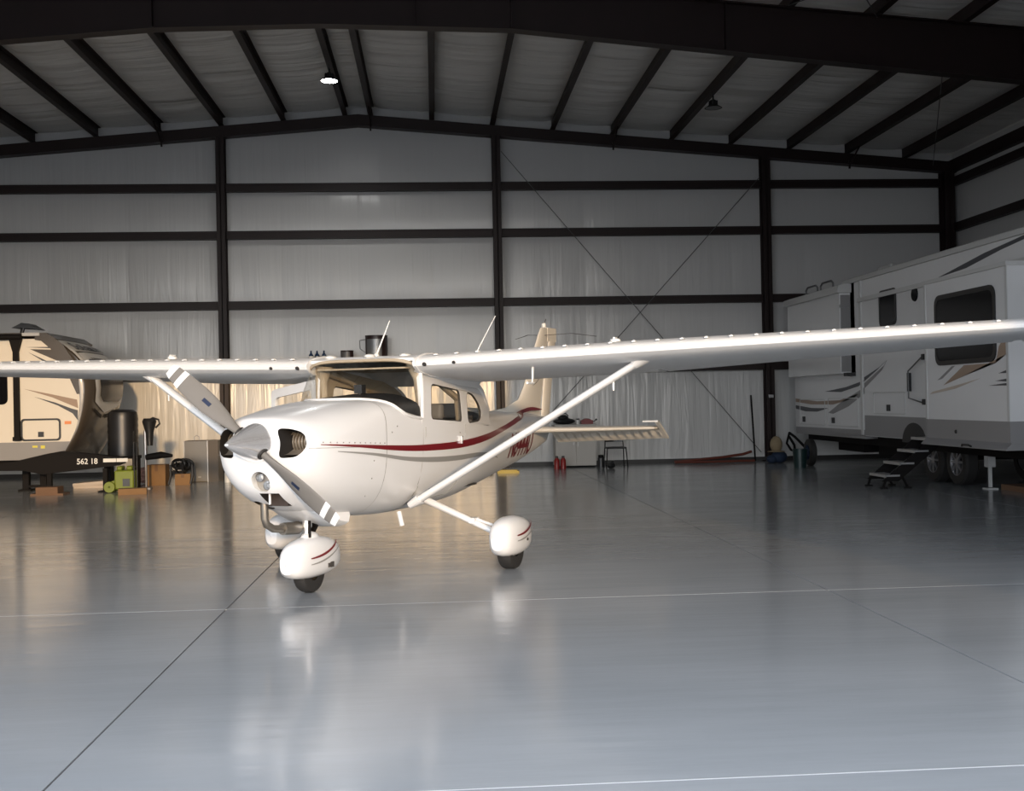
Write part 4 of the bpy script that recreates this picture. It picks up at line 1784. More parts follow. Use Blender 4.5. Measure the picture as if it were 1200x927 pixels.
b = MB()
b.box((XA, 15.0, 1.15), (11.0, 23.2, 3.86))
b.box((XA, 23.2, 1.15), (11.0, 26.35, 3.80))
b.box((XA, 15.2, 0.76), (11.0, 26.35, 1.15))
rb(b, 'body', 'rv_white')
b = MB()                                      # raised front over the hitch
q = [(15.0, 1.45), (12.2, 1.55), (11.9, 1.9), (12.0, 3.2), (12.9, 3.80), (15.0, 3.86)]
b.prism(q, XA, 11.0, 'yz')
rb(b, 'front_cap', 'rv_white')
b = MB()                                      # roof with a rounded eave rail
b.prism([(XA - 0.05, 3.84), (XA - 0.03, 3.93), (XA + 0.12, 3.98), (9.75, 4.02), (10.9, 3.98), (11.05, 3.84)], 12.9, 23.0, 'xz')
rb(b, 'roof', 'rv_roof')
b = MB()
b.box((XA - 0.045, 13.0, 3.42), (XA, 22.2, 3.50))
b.box((XA - 0.03, 22.05, 0.78), (XA, 22.15, 3.84))
rb(b, 'eave_rail', 'rv_trim')
# grey lower skirts
b = MB()
plate_x(b, [(18.1, 0.765), (22.0, 0.77), (22.0, 1.17), (18.1, 1.15)], XA, 0.008)
rb(b, 'lower_skirt', 'rv_grey')
b = MB()
plate_x(b, [(22.0, 0.77), (26.3, 0.76), (26.3, 0.86), (22.0, 0.88)], XA, 0.010)
b.box((XA + 0.0, 22.0, 0.70), (11, 26.3, 0.77))
rb(b, 'lower_skirt', 'rv_grey')
# rear slide-out
b = MB()
b.box((8.28, 22.7, 2.02), (9.2, 26.1, 3.72))
sd = rb(b, 'rear_slide_out', 'rv_white')
b = MB()
b.prism([(8.20, 3.66), (8.22, 3.80), (8.34, 3.84), (8.9, 3.86), (8.9, 3.66)], 22.6, 26.2, 'xz')
rb(b, 'slide_roof', 'rv_trim', parent=sd)
b = MB()
b.box((8.30, 22.69, 2.05), (8.50, 22.70, 3.62))
b.box((8.28, 22.66, 3.36), (8.50, 22.70, 3.42))
rb(b, 'end_panel', 'rv_grey', parent=sd)
b = MB()
b.box((8.50, 22.45, 1.98), (8.53, 22.68, 3.86))
b.box((8.34, 22.45, 1.96), (8.53, 22.70, 2.03))
rb(b, 'slide_seal', 'panel_black', parent=sd)
b = MB()
plate_x(b, [(26.05, 2.75), (24.9, 2.66), (24.1, 2.62), (25.0, 2.60), (26.05, 2.64)], 8.28, 0.004)
plate_x(b, [(26.05, 2.55), (25.2, 2.53), (26.05, 2.48)], 8.28, 0.004)
rb(b, 'slide_stripe', 'rv_dark_stripe', parent=sd)
# grab hoops on the roof
for y0 in (24.2, 25.2):
    b = MB()
    b.tube([(8.7, y0, 3.86), (8.7, y0, 4.02), (8.7, y0 + 0.12, 4.08), (8.7, y0 + 0.68, 4.08), (8.7, y0 + 0.8, 4.02), (8.7, y0 + 0.8, 3.86)], 0.022, 8)
    rb(b, 'roof_hoop', 'cabinet_grey', smooth=True)
b = MB()
b.box((9.2, 22.3, 3.98), (9.8, 23.0, 4.22))
b.box((9.3, 21.6, 3.98), (9.9, 22.2, 4.12))
o = rb(b, 'roof_vent', 'rv_trim')
bv = o.modifiers.new('soft', 'BEVEL')
bv.width = 0.05
bv.segments = 2
# windows and panels of the middle wall
b = MB()
plate_x(b, rrect(20.40, 2.90, 21.12, 3.50, 0.09), XA, 0.012)
rb(b, 'window_pane', 'rv_window')
b = MB()
plate_x(b, rrect(20.36, 2.86, 21.16, 3.54, 0.11), XA, 0.016, [rrect(20.42, 2.92, 21.10, 3.48, 0.08)])
rb(b, 'window_frame', 'panel_black')
b = MB()
b.lathe([(0, -0.02), (0.12, -0.02), (0.13, 0.0)], (XA, 19.55, 3.33), 'x', 20)
rb(b, 'speaker', 'rv_window')
b = MB()                                      # entrance door
plate_x(b, rrect(18.30, 1.02, 19.15, 3.02, 0.07), XA, 0.02, [rrect(18.32, 1.04, 19.13, 3.0, 0.06)])
rb(b, 'entry_door_frame', 'rv_trim')
b = MB()
b.tube([(XA - 0.06, 19.22, 2.20), (XA - 0.07, 19.75, 1.98), (XA - 0.07, 19.75, 1.50), (XA - 0.06, 19.22, 1.42)], 0.014, 8)
rb(b, 'grab_handle', 'cabinet_grey', smooth=True)
b = MB()
b.box((XA - 0.05, 19.78, 1.62), (XA, 19.86, 1.95))
b.box((XA - 0.06, 19.12, 2.16), (XA, 19.22, 2.26))
b.box((XA - 0.06, 19.12, 1.38), (XA, 19.22, 1.48))
rb(b, 'door_lock', 'panel_black')
for (y0, y1, z0, z1) in ((20.05, 21.55, 1.20, 1.62), (22.35, 24.1, 0.92, 1.52), (24.3, 26.0, 0.92, 1.50)):
    b = MB()
    plate_x(b, rrect(y0, z0, y1, z1, 0.04), XA, 0.012, [rrect(y0 + 0.02, z0 + 0.02, y1 - 0.02, z1 - 0.02, 0.03)])
    d_ = rb(b, 'compartment_door', 'rv_trim')
    b = MB()
    ym = (y0 + y1) / 2 + (0.0 if y0 < 22 else 0.55)
    b.box((XA - 0.03, ym - 0.06, z0 + 0.06), (XA, ym + 0.06, z0 + 0.18))
    rb(b, 'latch', 'panel_black', parent=d_)
# painted sweeps on the rear body
sw = [('rv_tan_stripe', [(26.3, 1.52), (24.8, 1.45), (23.4, 1.47), (22.3, 1.60), (22.6, 1.50), (23.8, 1.38), (25.2, 1.38), (26.3, 1.44)]),
      ('rv_dark_stripe', [(26.3, 1.36), (25.2, 1.30), (24.1, 1.30), (24.8, 1.22), (25.6, 1.22), (26.3, 1.28)]),
      ('rv_dark_stripe', [(24.3, 1.66), (23.0, 1.74), (22.0, 1.86), (22.3, 1.75), (23.3, 1.64)]),
      ('rv_grey', [(22.0, 1.72), (23.2, 1.46), (24.1, 1.20), (23.8, 1.18), (22.9, 1.34), (22.0, 1.60)]),
      ('rv_dark_stripe', [(22.0, 1.92), (21.2, 2.10), (20.9, 2.20), (21.3, 2.06), (22.0, 1.84)]),
      ('rv_grey', [(22.0, 1.80), (21.0, 2.12), (20.85, 2.22), (21.1, 2.04), (22.0, 1.70)])]
for m_, q in sw:
    b = MB()
    plate_x(b, q, XA, 0.005)
    rb(b, 'painted_sweep', m_)
b = MB()
plate_x(b, [(17.6, 3.56), (15.6, 3.86), (14.5, 3.97), (15.4, 3.92), (16.7, 3.72)], XA - 0.046, 0.004)
b2 = MB()
plate_x(b2, [(18.6, 3.52), (17.0, 3.72), (15.6, 3.84), (15.0, 3.84), (16.5, 3.70), (17.6, 3.56)], XA, 0.006)
rb(b2, 'painted_sweep', 'rv_dark_stripe')
# main slide-out
b = MB()
b.box((XS, 15.35, 1.16), (9.0, 18.05, 3.36))
sd = rb(b, 'main_slide_out', 'rv_white')
b = MB()
b.box((XS - 0.006, 15.35, 0.86), (9.0, 18.05, 1.16))
b.prism([(XS - 0.006, 0.86), (XS - 0.10, 0.77), (XS - 0.10, 0.755), (9.0, 0.755), (9.0, 0.86)], 15.30, 18.05, 'xz')
rb(b, 'slide_skirt', 'rv_grey', parent=sd)
for y in (15.35, 17.99):
    b = MB()
    b.box((XS - 0.012, y, 1.16), (XS + 0.0, y + 0.06, 3.38))
    rb(b, 'corner_trim', 'rv_trim', parent=sd)
b = MB()
b.box((XS - 0.03, 15.33, 3.34), (9.0, 18.07, 3.40))
rb(b, 'slide_top', 'rv_trim', parent=sd)
b = MB()
plate_x(b, rrect(15.74, 2.06, 17.60, 3.07, 0.13), XS, 0.014)
rb(b, 'window_pane', 'rv_window', parent=sd)
b = MB()
plate_x(b, rrect(15.69, 2.01, 17.65, 3.12, 0.16), XS, 0.020, [rrect(15.76, 2.08, 17.58, 3.05, 0.12)])
rb(b, 'window_frame', 'panel_black', parent=sd)
for m_, q in (('rv_tan_stripe', [(17.4, 1.70), (16.7, 1.83), (15.9, 2.0), (15.43, 2.10), (15.43, 2.38), (15.62, 2.22), (15.72, 1.99), (16.7, 1.99)]),
              ('rv_light_tan', [(17.9, 1.56), (17.0, 1.64), (16.2, 1.78), (16.9, 1.70), (17.8, 1.60)]),
              ('rv_grey', [(17.62, 1.78), (17.1, 1.99), (17.0, 1.99), (17.45, 1.80)]),
              ('rv_dark_stripe', [(15.43, 1.70), (15.95, 1.67), (15.43, 1.665)]), ('rv_dark_stripe', [(15.43, 1.76), (15.75, 1.735), (15.43, 1.72)]),
              ('rv_dark_stripe', [(15.43, 1.88), (15.65, 1.84), (15.43, 1.84)]), ('rv_dark_stripe', [(15.43, 2.42), (15.62, 2.28), (15.62, 2.36), (15.43, 2.52)])):
    b = MB()
    plate_x(b, q, XS, 0.005)
    rb(b, 'painted_sweep', m_, parent=sd)
b = MB()
b.lathe([(0, -0.015), (0.025, -0.015), (0.03, 0)], (XS - 0.006, 17.0, 0.98), 'x', 10)
b.tube([(XS - 0.11, 16.6, 0.78), (XS - 0.13, 16.55, 0.80), (XS - 0.13, 16.35, 0.80), (XS - 0.11, 16.3, 0.78)], 0.015, 6)
rb(b, 'slide_crank', 'panel_black', parent=sd)
# front side window
b = MB()
plate_x(b, rrect(13.2, 2.05, 15.08, 3.08, 0.13), XA, 0.014)
rb(b, 'window_pane', 'rv_window')
b = MB()
plate_x(b, rrect(13.15, 2.0, 15.13, 3.13, 0.15), XA, 0.020, [rrect(13.22, 2.07, 15.06, 3.06, 0.12)])
rb(b, 'window_frame', 'panel_black')
# underside
b = MB()
b.box((8.95, 12.6, 0.60), (9.15, 26.2, 0.80))
b.box((10.4, 12.6, 0.60), (10.6, 26.2, 0.80))
b.box((8.9, 18.9, 0.42), (10.7, 19.0, 0.55))
rb(b, 'chassis', 'black_metal')
b = MB()
b.box((8.75, 15.6, 0.56), (10.9, 26.2, 0.75))
b.box((9.0, 20.8, 0.36), (10.7, 22.6, 0.56))
b.box((9.0, 23.4, 0.36), (10.7, 24.9, 0.56))
rb(b, 'underbelly_shade', 'black_metal')  # black boxes added to stand in for the shade beneath the trailer
for y in (18.78, 19.70):
    wheel(rv, (8.93, y, 0.40), 0.40, 0.11)
    wheel(rv, (10.6, y, 0.40), 0.40, 0.11, face=1)
b = MB()
plate_x(b, [(19.70 + 0.50 * cos(a), 0.70 + 0.36 * sin(a)) for a in [pi * k / 16 for k in range(17)]], XA - 0.008, 0.006)
rb(b, 'wheel_arch', 'panel_black')
b = MB()
b.box((8.93, 17.87, 0.36), (9.05, 18.01, 0.86))
b.box((8.965, 17.92, 0.03), (9.015, 17.96, 0.40))
b.box((8.90, 17.85, 0.0), (9.08, 18.03, 0.02))
rb(b, 'landing_leg', 'rv_trim', 'pale grey landing jack')
b = MB()
b.box((9.1, 16.9, 0.0), (9.6, 17.8, 0.09))
tag(b.build('jack_board', 'wood_board', smooth=False), 'flat wooden board on the floor beside the grey landing jack', 'board')
# entry steps
st = thing('entry_steps', 'folding black entry steps with pale treads below the trailer door', 'steps', (8.0, 18.9, 0))
for k in range(4):
    x = 7.60 + 0.25 * k
    z = 0.20 + 0.20 * k
    b = MB()
    b.box((x - 0.12, 18.50, z), (x + 0.12, 19.20, z + 0.03))
    b.box((x - 0.13, 18.50, z - 0.015), (x - 0.115, 19.20, z + 0.03))
    b.build('tread', 'tread_alloy', st, world=True, smooth=False)
for y in (18.52, 19.18):
    b = MB()
    b.prism([(7.42, 0.12), (7.70, 0.12), (8.44, 0.72), (8.44, 0.84), (8.30, 0.84)], y - 0.015, y + 0.015, 'xz')
    b.tube([(7.50, y, 0.20), (7.44, y, 0.02)], 0.022, 6)
    b.tube([(7.75, y, 0.22), (7.86, y, 0.02)], 0.022, 6)
    b.build('stringer', 'black_metal', st, world=True, smooth=False)
    b = MB()
    b.box((7.40, y - 0.05, 0.0), (7.50, y + 0.05, 0.025))
    b.box((7.81, y - 0.05, 0.0), (7.91, y + 0.05, 0.025))
    b.build('foot', 'black_metal', st, world=True, smooth=False)

# wheel and odds and ends behind the far end of the trailer
t = thing('hand_cart', 'dark hand cart with a blue-rimmed wheel under the far end of the trailer', 'cart', (8.35, 25.8, 0))
wheel(t, (8.45, 25.2, 0.30), 0.30, 0.07, rim='blue_cloth', spokes=5)
b = MB()
b.tube([(8.45, 25.2, 0.30), (8.45, 26.3, 0.62), (8.45, 26.7, 0.70)], 0.03, 8)
b.tube([(8.45, 26.7, 0.60), (8.5, 26.5, 0.42), (8.52, 26.4, 0.05)], 0.03, 8)
b.tube([(8.45, 26.7, 0.70), (8.40, 26.75, 0.45), (8.42, 26.5, 0.30), (8.45, 26.0, 0.25)], 0.028, 8)
b.build('frame', 'black_metal', t, world=True)
b = MB()
b.lathe([(0, 0.0), (0.13, 0.0), (0.16, 0.42), (0.15, 0.42), (0.12, 0.02)], (7.95, 24.4, 0), 'z', 18)
tag(b.build('bucket', 'teal_plastic'), 'dark teal bucket on the floor before the blue-rimmed wheel', 'bucket')

# ------------------------------------------------------------ travel trailer on the left
YF, YB_ = 23.0, 25.4
tt = thing('travel_trailer', 'white travel trailer with a brown moulded nose at the left edge', 'trailer', (-9.5, 24.2, 0))


def tb(b, name, mats, label=None, parent=None, **k):
    k.setdefault('smooth', False)
    return b.build(name, mats, parent or tt, label, world=True, **k)


CZ = [0.55, 0.75, 1.0, 1.25, 1.7, 2.1, 2.3, 2.55, 2.75, 2.92, 3.05]
CXs = [-7.42, -7.30, -7.16, -7.05, -6.98, -7.00, -7.06, -7.18, -7.32, -7.46, -7.62]
CXf = [-7.25, -7.10, -6.98, -6.86, -6.70, -6.64, -6.67, -6.82, -7.02, -7.28, -7.60]
b = MB()
b.prism([(-14.0, 0.76), (-7.30, 0.76)] + [(catmull(CZ, CXs, z), z) for z in (1.0, 1.25, 1.5, 1.7, 1.9, 2.1, 2.3, 2.55, 2.75, 2.92, 3.0)] + [(-14.0, 3.05)], YF, YB_)
tb(b, 'body', 'rv_cream')


def capf(u, v, off=0.0):
    z = CZ[0] + (CZ[-1] - CZ[0]) * v
    xs, xf = catmull(CZ, CXs, z), catmull(CZ, CXf, z)
    a = pi * u
    s_ = max(0, sin(a))**0.8 - 0.10 * max(0, -cos(a))**2
    y = (YF + YB_) / 2 - (YB_ - YF) / 2 * (abs(cos(a))**0.62) * (1 if cos(a) > 0 else -1)
    cy = (y - (YF + YB_) / 2)
    return (xs + (xf - xs) * s_ + off, y + cy * 0.01 + (off * (cy / 1.2) if off else 0), z)


b = MB()
b.grid(lambda u, v: capf(u, v), 28, 24)
cap = tb(b, 'front_cap', 'rv_brown', 'dark brown moulded front cap', smooth=True)


def on_cap(poly, name, mtl, off, lab=None, n=1):
    """poly in (u, v) cap coordinates, laid over the cap as a thin skin"""
    loops = [Vector((p[0], p[1], 0)) for p in poly]
    bm = bmesh.new()
    vs = [bm.verts.new(p) for p in loops]
    bm.faces.new(vs)
    bmesh.ops.triangulate(bm, faces=bm.faces)
    bmesh.ops.subdivide_edges(bm, edges=bm.edges, cuts=3, use_grid_fill=True)
    bm.verts.index_update()
    b = MB()
    b.add([capf(v.co.x, v.co.y, off) for v in bm.verts], [tuple(v.index for v in f.verts) for f in bm.faces])
    bm.free()
    return tb(b, name, mtl, lab, parent=cap, smooth=True, recalc=True)


def zv(z):
    return (z - CZ[0]) / (CZ[-1] - CZ[0])


on_cap([(0.250, zv(1.74)), (0.450, zv(1.52)), (0.650, zv(1.74)), (0.670, zv(2.72)), (0.550, zv(2.74)), (0.350, zv(2.74)), (0.230, zv(2.72))], 'window_surround', 'rv_trim', 0.020)
on_cap([(0.305, zv(1.86)), (0.370, zv(1.74)), (0.530, zv(1.74)), (0.595, zv(1.86)), (0.610, zv(2.60)), (0.290, zv(2.60))], 'front_window', 'cap_glass', 0.048)
on_cap([(0.150, zv(2.76)), (0.750, zv(2.76)), (0.750, zv(3.04)), (0.150, zv(3.04))], 'cap_brow', 'rv_trim', 0.020)
on_cap([(0.170, zv(2.40)), (0.220, zv(2.40)), (0.220, zv(2.80)), (0.160, zv(2.80))], 'cap_brow', 'rv_trim', 0.020)
for s in (-1, 1):
    on_cap([(0.45 + s * 0.02, zv(1.40)), (0.45 + s * 0.19, zv(1.56)), (0.45 + s * 0.19, zv(1.62)), (0.45 + s * 0.02, zv(1.47))], 'chevron_groove', 'dark_hole', 0.018)
tv, tf = text_mesh('Solaire', 0.26, 1.0, 0.004)
wmax = max(v[0] for v in tv)
b = MB()
b.add([capf(0.27 + 0.42 * (x / wmax), zv(2.80) + 0.75 * y / 2.5, 0.045) for x, y in tv], tf)
tb(b, 'cap_lettering', 'rv_dark_stripe', 'dark script lettering on the cap', parent=cap, recalc=False)
# side details
b = MB()
plate_y(b, [(-14, 0.62), (-7.36, 0.62), (-7.17, 0.97), (-14, 0.97)], YF, 0.012)
tb(b, 'lower_skirt', 'rv_grey')
b = MB()
b.prism([(-14, 3.05), (-7.60, 3.05), (-7.45, 2.95), (-7.42, 3.0), (-7.60, 3.12), (-14, 3.14)], YF - 0.03, YB_ + 0.03)
tb(b, 'roof', 'rv_brown')
b = MB()
q = [(-7.82, 3.06), (-7.50, 3.06), (-7.30, 2.90), (-7.12, 2.62), (-7.00, 2.30), (-6.97, 1.9), (-7.03, 1.9), (-7.20, 2.30), (-7.36, 2.55), (-7.52, 2.80), (-7.70, 2.96), (-7.82, 2.98)]
plate_y(b, q, YF, 0.014)
tb(b, 'side_trim', 'rv_brown')
b = MB()
b.box((-8.22, YF - 0.10, 1.02), (-8.12, YF - 0.015, 3.05))
b.box((-8.24, YF - 0.12, 1.0), (-8.10, YF - 0.01, 1.08))
b.prism([(-8.30, 3.05), (-8.04, 3.05), (-8.12, 2.75), (-8.22, 2.75)], YF - 0.11, YF - 0.01)
arm = tb(b, 'awning_arm', 'black_metal')
b = MB()
b.tube([(-14, YF - 0.10, 3.04), (-8.05, YF - 0.10, 3.04)], 0.06, 10)
tb(b, 'awning_roll', 'black_metal', smooth=True)
b = MB()
b.box((-8.05, YF - 0.06, 3.06), (-7.72, YF - 0.01, 3.12))
tb(b, 'eave_rail', 'rv_trim')
b = MB()
b.tube([(-8.30, 23.6, 3.10), (-8.25, 23.6, 3.26)], 0.04, 8)
b.prism([(-8.45, 3.26), (-8.25, 3.36), (-8.10, 3.34), (-7.90, 3.22), (-8.20, 3.25)], 23.5, 23.9)
tb(b, 'roof_antenna', 'black_plastic')
b = MB()
plate_y(b, rrect(-9.6, 1.72, -8.36, 2.42, 0.10), YF, 0.02)
tb(b, 'window_pane', 'rv_window')
b = MB()
plate_y(b, rrect(-8.12, 0.99, -7.35, 1.43, 0.07), YF, 0.022, [rrect(-8.085, 1.025, -7.385, 1.395, 0.05)])
cdr = tb(b, 'compartment_door', 'black_plastic')
b = MB()
b.box((-7.78, YF - 0.04, 1.07), (-7.68, YF, 1.17))
tb(b, 'latch', 'black_plastic', parent=cdr)
b = MB()
b.box((-7.27, YF - 0.03, 1.31), (-7.15, YF, 1.37))
tb(b, 'marker_lamp', 'marker_orange', 'orange marker lamp')
b = MB()
b.box((-7.90, YF - 0.02, 0.86), (-7.80, YF, 0.90))
b.box((-7.74, YF - 0.02, 0.84), (-7.66, YF, 0.90))
tb(b, 'reflector', 'sticker_yellow')
for m_, q in (('rv_tan_stripe', [(-8.05, 2.02), (-7.5, 1.90), (-7.03, 1.79), (-7.01, 1.62), (-7.5, 1.84)]),
              ('rv_dark_stripe', [(-7.85, 1.86), (-7.45, 1.74), (-7.15, 1.62), (-7.02, 1.58), (-7.02, 1.38), (-7.12, 1.52), (-7.40, 1.68)]),
              ('rv_dark_stripe', [(-8.0, 2.84), (-7.35, 2.84), (-7.35, 2.80)]),
              ('rv_brown', [(-7.92, 2.80), (-7.38, 2.78), (-7.22, 2.48)]),
              ('rv_dark_stripe', [(-7.95, 2.74), (-7.28, 2.40), (-7.42, 2.38), (-7.55, 2.48)])):
    b = MB()
    plate_y(b, q, YF, 0.006)
    tb(b, 'painted_sweep', m_)
b = MB()
b.box((-13.5, 23.3, 0.45), (-7.2, 23.45, 0.62))
b.box((-13.5, 25.0, 0.45), (-7.2, 25.15, 0.62))
tb(b, 'chassis', 'black_metal')
for x in (-11.5, -12.3):
    wheel(tt, (x, 23.25, 0.35), 0.35, 0.10, axis='y')
for x in (-8.12, -7.78):
    b = MB()
    b.box((x - 0.06, 23.2, 0.0), (x + 0.06, 23.32, 0.50))
    b.box((x - 0.12, 23.12, 0.0), (x + 0.12, 23.42, 0.03))
    tb(b, 'stabilizer_jack', 'black_metal')
b = MB()
b.box((-8.12, 23.22, 0.06), (-7.78, 23.28, 0.11))
tb(b, 'jack_brace', 'black_metal')
# black drawbar with the painted number
dbm = thing('drawbar', 'long black steel drawbar with white painted number in front of the brown nose', 'drawbar', (-7.0, 22.5, 0))
b = MB()
q = [(-8.60, 0.50), (-7.40, 0.76), (-7.15, 0.80), (-6.62, 0.74), (-6.02, 0.66), (-5.98, 0.54), (-6.10, 0.50), (-6.9, 0.42), (-7.5, 0.36), (-7.85, 0.44), (-8.55, 0.45)]
b.prism(q, 22.35, 22.55)
b.build('beam', 'black_metal', dbm, world=True, smooth=False)
for x in (-7.40, -6.35):
    b = MB()
    b.box((x - 0.04, 22.40, 0.0), (x + 0.04, 22.50, 0.45))
    b.box((x - 0.12, 22.33, 0.0), (x + 0.12, 22.57, 0.02))
    b.build('stand', 'black_metal', dbm, world=True, smooth=False)
tv, tf = text_mesh('562 18', 0.15, 0.95, 0.002)
b = MB()
b.add([(-6.86 + x, 22.345, 0.545 + y) for x, y in tv], tf)
b.build('painted_number', 'white_plastic', dbm, label='white hand-painted number 562 18', world=True, recalc=False, smooth=False)
b = MB()
b.box((-6.36, 22.34, 0.57), (-6.12, 22.35, 0.64))
b.box((-6.11, 22.34, 0.57), (-5.90, 22.352, 0.64))
b.build('sticker', 'white_plastic', dbm, world=True, smooth=False)
# gas-bottle cover and jack on the tongue
t = thing('gas_cover', 'tall black ribbed gas-bottle cover on the drawbar', 'cover', (-6.18, 23.1, 0.66))
b = MB()
pr = [(0.0, 0.92), (0.20, 0.91), (0.27, 0.86), (0.285, 0.80)] + [(0.285 + 0.008 * (k % 2), 0.78 - 0.06 * k) for k in range(12)] + [(0.29, 0.0), (0, 0)]
b.lathe(pr, (0, 0, 0), 'z', 24)
b.build('shell', 'black_plastic', t)
b = MB()
b.box((-0.35, -0.12, -0.66), (-0.22, 0.12, 0.0))
b.box((0.2, -0.12, -0.66), (0.30, 0.12, 0.0))
b.box((-0.35, -0.14, -0.06), (0.32, 0.14, 0.0))
b.build('carrier', 'black_metal', t, smooth=False)
t = thing('tongue_jack', 'black tongue jack with a crank head right of the ribbed cover', 'jack', (-5.72, 23.0, 0.0))
b = MB()
b.tube([(0, 0, 0.60), (0, 0, 1.15)], 0.035, 10)
b.tube([(0, 0, 0.02), (0, 0, 0.62)], 0.025, 10)
b.box((-0.10, -0.10, 0), (0.10, 0.10, 0.02))
b.build('post', 'alloy', t)
b = MB()
b.lathe([(0, 0.34), (0.11, 0.34), (0.14, 0.28), (0.08, 0.06), (0.06, -0.2), (0, -0.2)], (0.08, 0, 1.05), 'z', 14)
b.tube([(0.05, 0, 1.34), (0.15, 0, 1.40), (0.26, 0, 1.36), (0.28, 0, 1.28), (0.20, 0, 1.20)], 0.02, 8)
b.build('head', 'black_plastic', t)
b = MB()
b.tube([(0.0, 0.0, 0.62), (0.30, 0.0, 0.66), (0.52, 0.0, 0.64)], [0.06, 0.07, 0.03], 10)
b.build('coupler', 'black_metal', t)

# pressure washer
t = thing('pressure_washer', 'lime green pressure washer on small wheels below the gas cover', 'pressure washer', (-5.92, 22.2, 0))
b = MB()
b.box((-0.16, -0.15, 0.06), (0.20, 0.15, 0.42))
b.box((-0.12, -0.13, 0.42), (-0.02, 0.13, 0.50))
b.box((0.06, -0.13, 0.42), (0.17, 0.13, 0.50))
o = b.build('housing', 'washer_green', t)
bv = o.modifiers.new('soft', 'BEVEL')
bv.width = 0.025
bv.segments = 2
b = MB()
b.box((0.0, -0.165, 0.12), (0.13, -0.14, 0.26))
b.build('socket', 'black_plastic', t, smooth=False)
for y in (-0.18, 0.18):
    b = MB()
    b.lathe([(0.02, -0.03), (0.10, -0.03), (0.11, 0.0), (0.10, 0.03), (0.02, 0.03)], (-0.24, y, 0.11), 'y', 18)
    b.build('wheel', 'washer_green', t)
b = MB()
b.tube([(0.20, 0.10, 0.1), (0.20, 0.12, 0.95), (0.20, -0.12, 0.95), (0.20, -0.10, 0.1)], 0.016, 8)
b.build('handle', 'black_plastic', t)

# clutter along the wall, left of the nose
def carton(x, y, w, d, h, label, rot=0.0, name='cardboard_box'):
    t = thing(name, label, 'box', (x, y, 0), rot)
    b = MB()
    b.box((-w / 2, -d / 2, 0), (w / 2, d / 2, h))
    b.build('carton', 'cardboard', t, smooth=False)
    b = MB()
    b.box((-w / 2, -d / 2 - 0.002, h), (w / 2, 0.0, h + 0.008))
    b.box((-w / 2, 0.006, h), (w / 2, d / 2 + 0.002, h + 0.006))
    b.build('flap', 'cardboard', t, smooth=False)
    b = MB()
    b.box((-0.03, -d / 2 - 0.004, h * 0.7), (0.03, -d / 2 - 0.001, h + 0.009))
    b.build('packing_tape', 'wood_board', t, smooth=False)
    return t


carton(-5.72, 24.0, 0.36, 0.34, 0.42, 'upright brown cardboard box beside the tangled bundle')
carton(-5.20, 23.9, 0.30, 0.26, 0.22, 'small low cardboard box under the dark cord bundle', 0.15)
b = MB()
b.box((-7.55, 21.8, 0.0), (-6.95, 22.20, 0.03))
b.box((-7.45, 21.8, 0.03), (-7.05, 22.15, 0.15))
tag(b.build('wood_scraps', 'wood_board', smooth=False), 'low stack of reddish wood offcuts under the drawbar', 'wood')
b = MB()
b.prism([(-7.3, 0.10), (-6.3, 0.17), (-6.2, 0.20), (-6.2, 0.13), (-6.4, 0.08), (-7.3, 0.05)], 23.5, 24.1)
b.box((-7.3, 23.55, 0.0), (-6.3, 24.0, 0.06))
tag(b.build('plastic_sheet', 'rv_light_tan', smooth=False), 'pale flat sheet lying on the floor behind the drawbar', 'sheet')
b = MB()
b.box((-0.25, -0.15, 0), (0.25, 0.15, 0.11))
o = tag(b.build('wooden_block', 'cardboard', smooth=False), 'flat tan block on the floor before the green washer', 'block')
o.location = (-5.62, 21.6, 0)
o.rotation_euler.z = 0.2
b = MB()
rnd = random.Random(3)
for k in range(9):
    c = Vector((-5.22 + rnd.uniform(-0.10, 0.10), 23.90 + rnd.uniform(-0.1, 0.1), 0.40 + rnd.uniform(-0.05, 0.05)))
    R1, R2 = rnd.uniform(0.10, 0.20), rnd.uniform(0.05, 0.11)
    ax = rnd.uniform(0, pi)
    b.tube([c + Vector((cos(a) * R1 * cos(ax), cos(a) * R1 * sin(ax), sin(a) * R2)) for a in [2 * pi * q / 12 for q in range(13)]], 0.028, 6)
for p in (-5.42, -4.98):
    b.tube([(p, 23.75, 0.42), (p + 0.02, 23.7, 0.2), (p - 0.02, 23.66, 0.03)], 0.026, 6)
tag(b.build('cord_bundle', 'black_plastic'), 'tangled black cord bundle draped over a small box', 'cord')
b = MB()
for k in range(6):
    b.ball((-6.15 + 0.06 * (k % 3), 24.5 + 0.05 * (k // 3), 0.10 + 0.10 * (k % 2) + 0.06 * (k // 3)), (0.12, 0.10, 0.09), 10)
tag(b.build('rag_heap', 'pink_cloth'), 'crumpled reddish rags left of the upright cardboard box', 'rags')
t = thing('metal_cabinet', 'low dark grey cabinet against the sunlit wall left of the nose', 'cabinet', (-4.97, 24.6, 0))
b = MB()
b.box((-0.34, 0, 0.0), (0.36, 0.55, 0.88))
b.build('body', 'cabinet_side', t, smooth=False)
b = MB()
b.box((-0.34, -0.03, 0.02), (0.15, 0.0, 0.87))
b.build('door', 'cabinet_grey', t, smooth=False)
b = MB()
b.box((-0.06, -0.034, 0.10), (0.0, -0.03, 0.12))
b.build('badge', 'alloy', t, smooth=False)
for xa in (-0.35, 0.138):
    b = MB()
    b.box((xa, -0.035, 0.0), (xa + 0.017, 0.0, 0.88))
    b.build('edge_strip', 'tin_label', t, smooth=False)
b = MB()
b.tube([(-5.14, 24.8, 0.885), (-5.14, 24.8, 0.96), (-5.09, 24.8, 0.99), (-5.04, 24.8, 0.96), (-5.04, 24.8, 0.885)], 0.010, 6)
tag(b.build('wire_hook', 'tin_label'), 'small wire hook on top of the dark grey cabinet', 'hook')
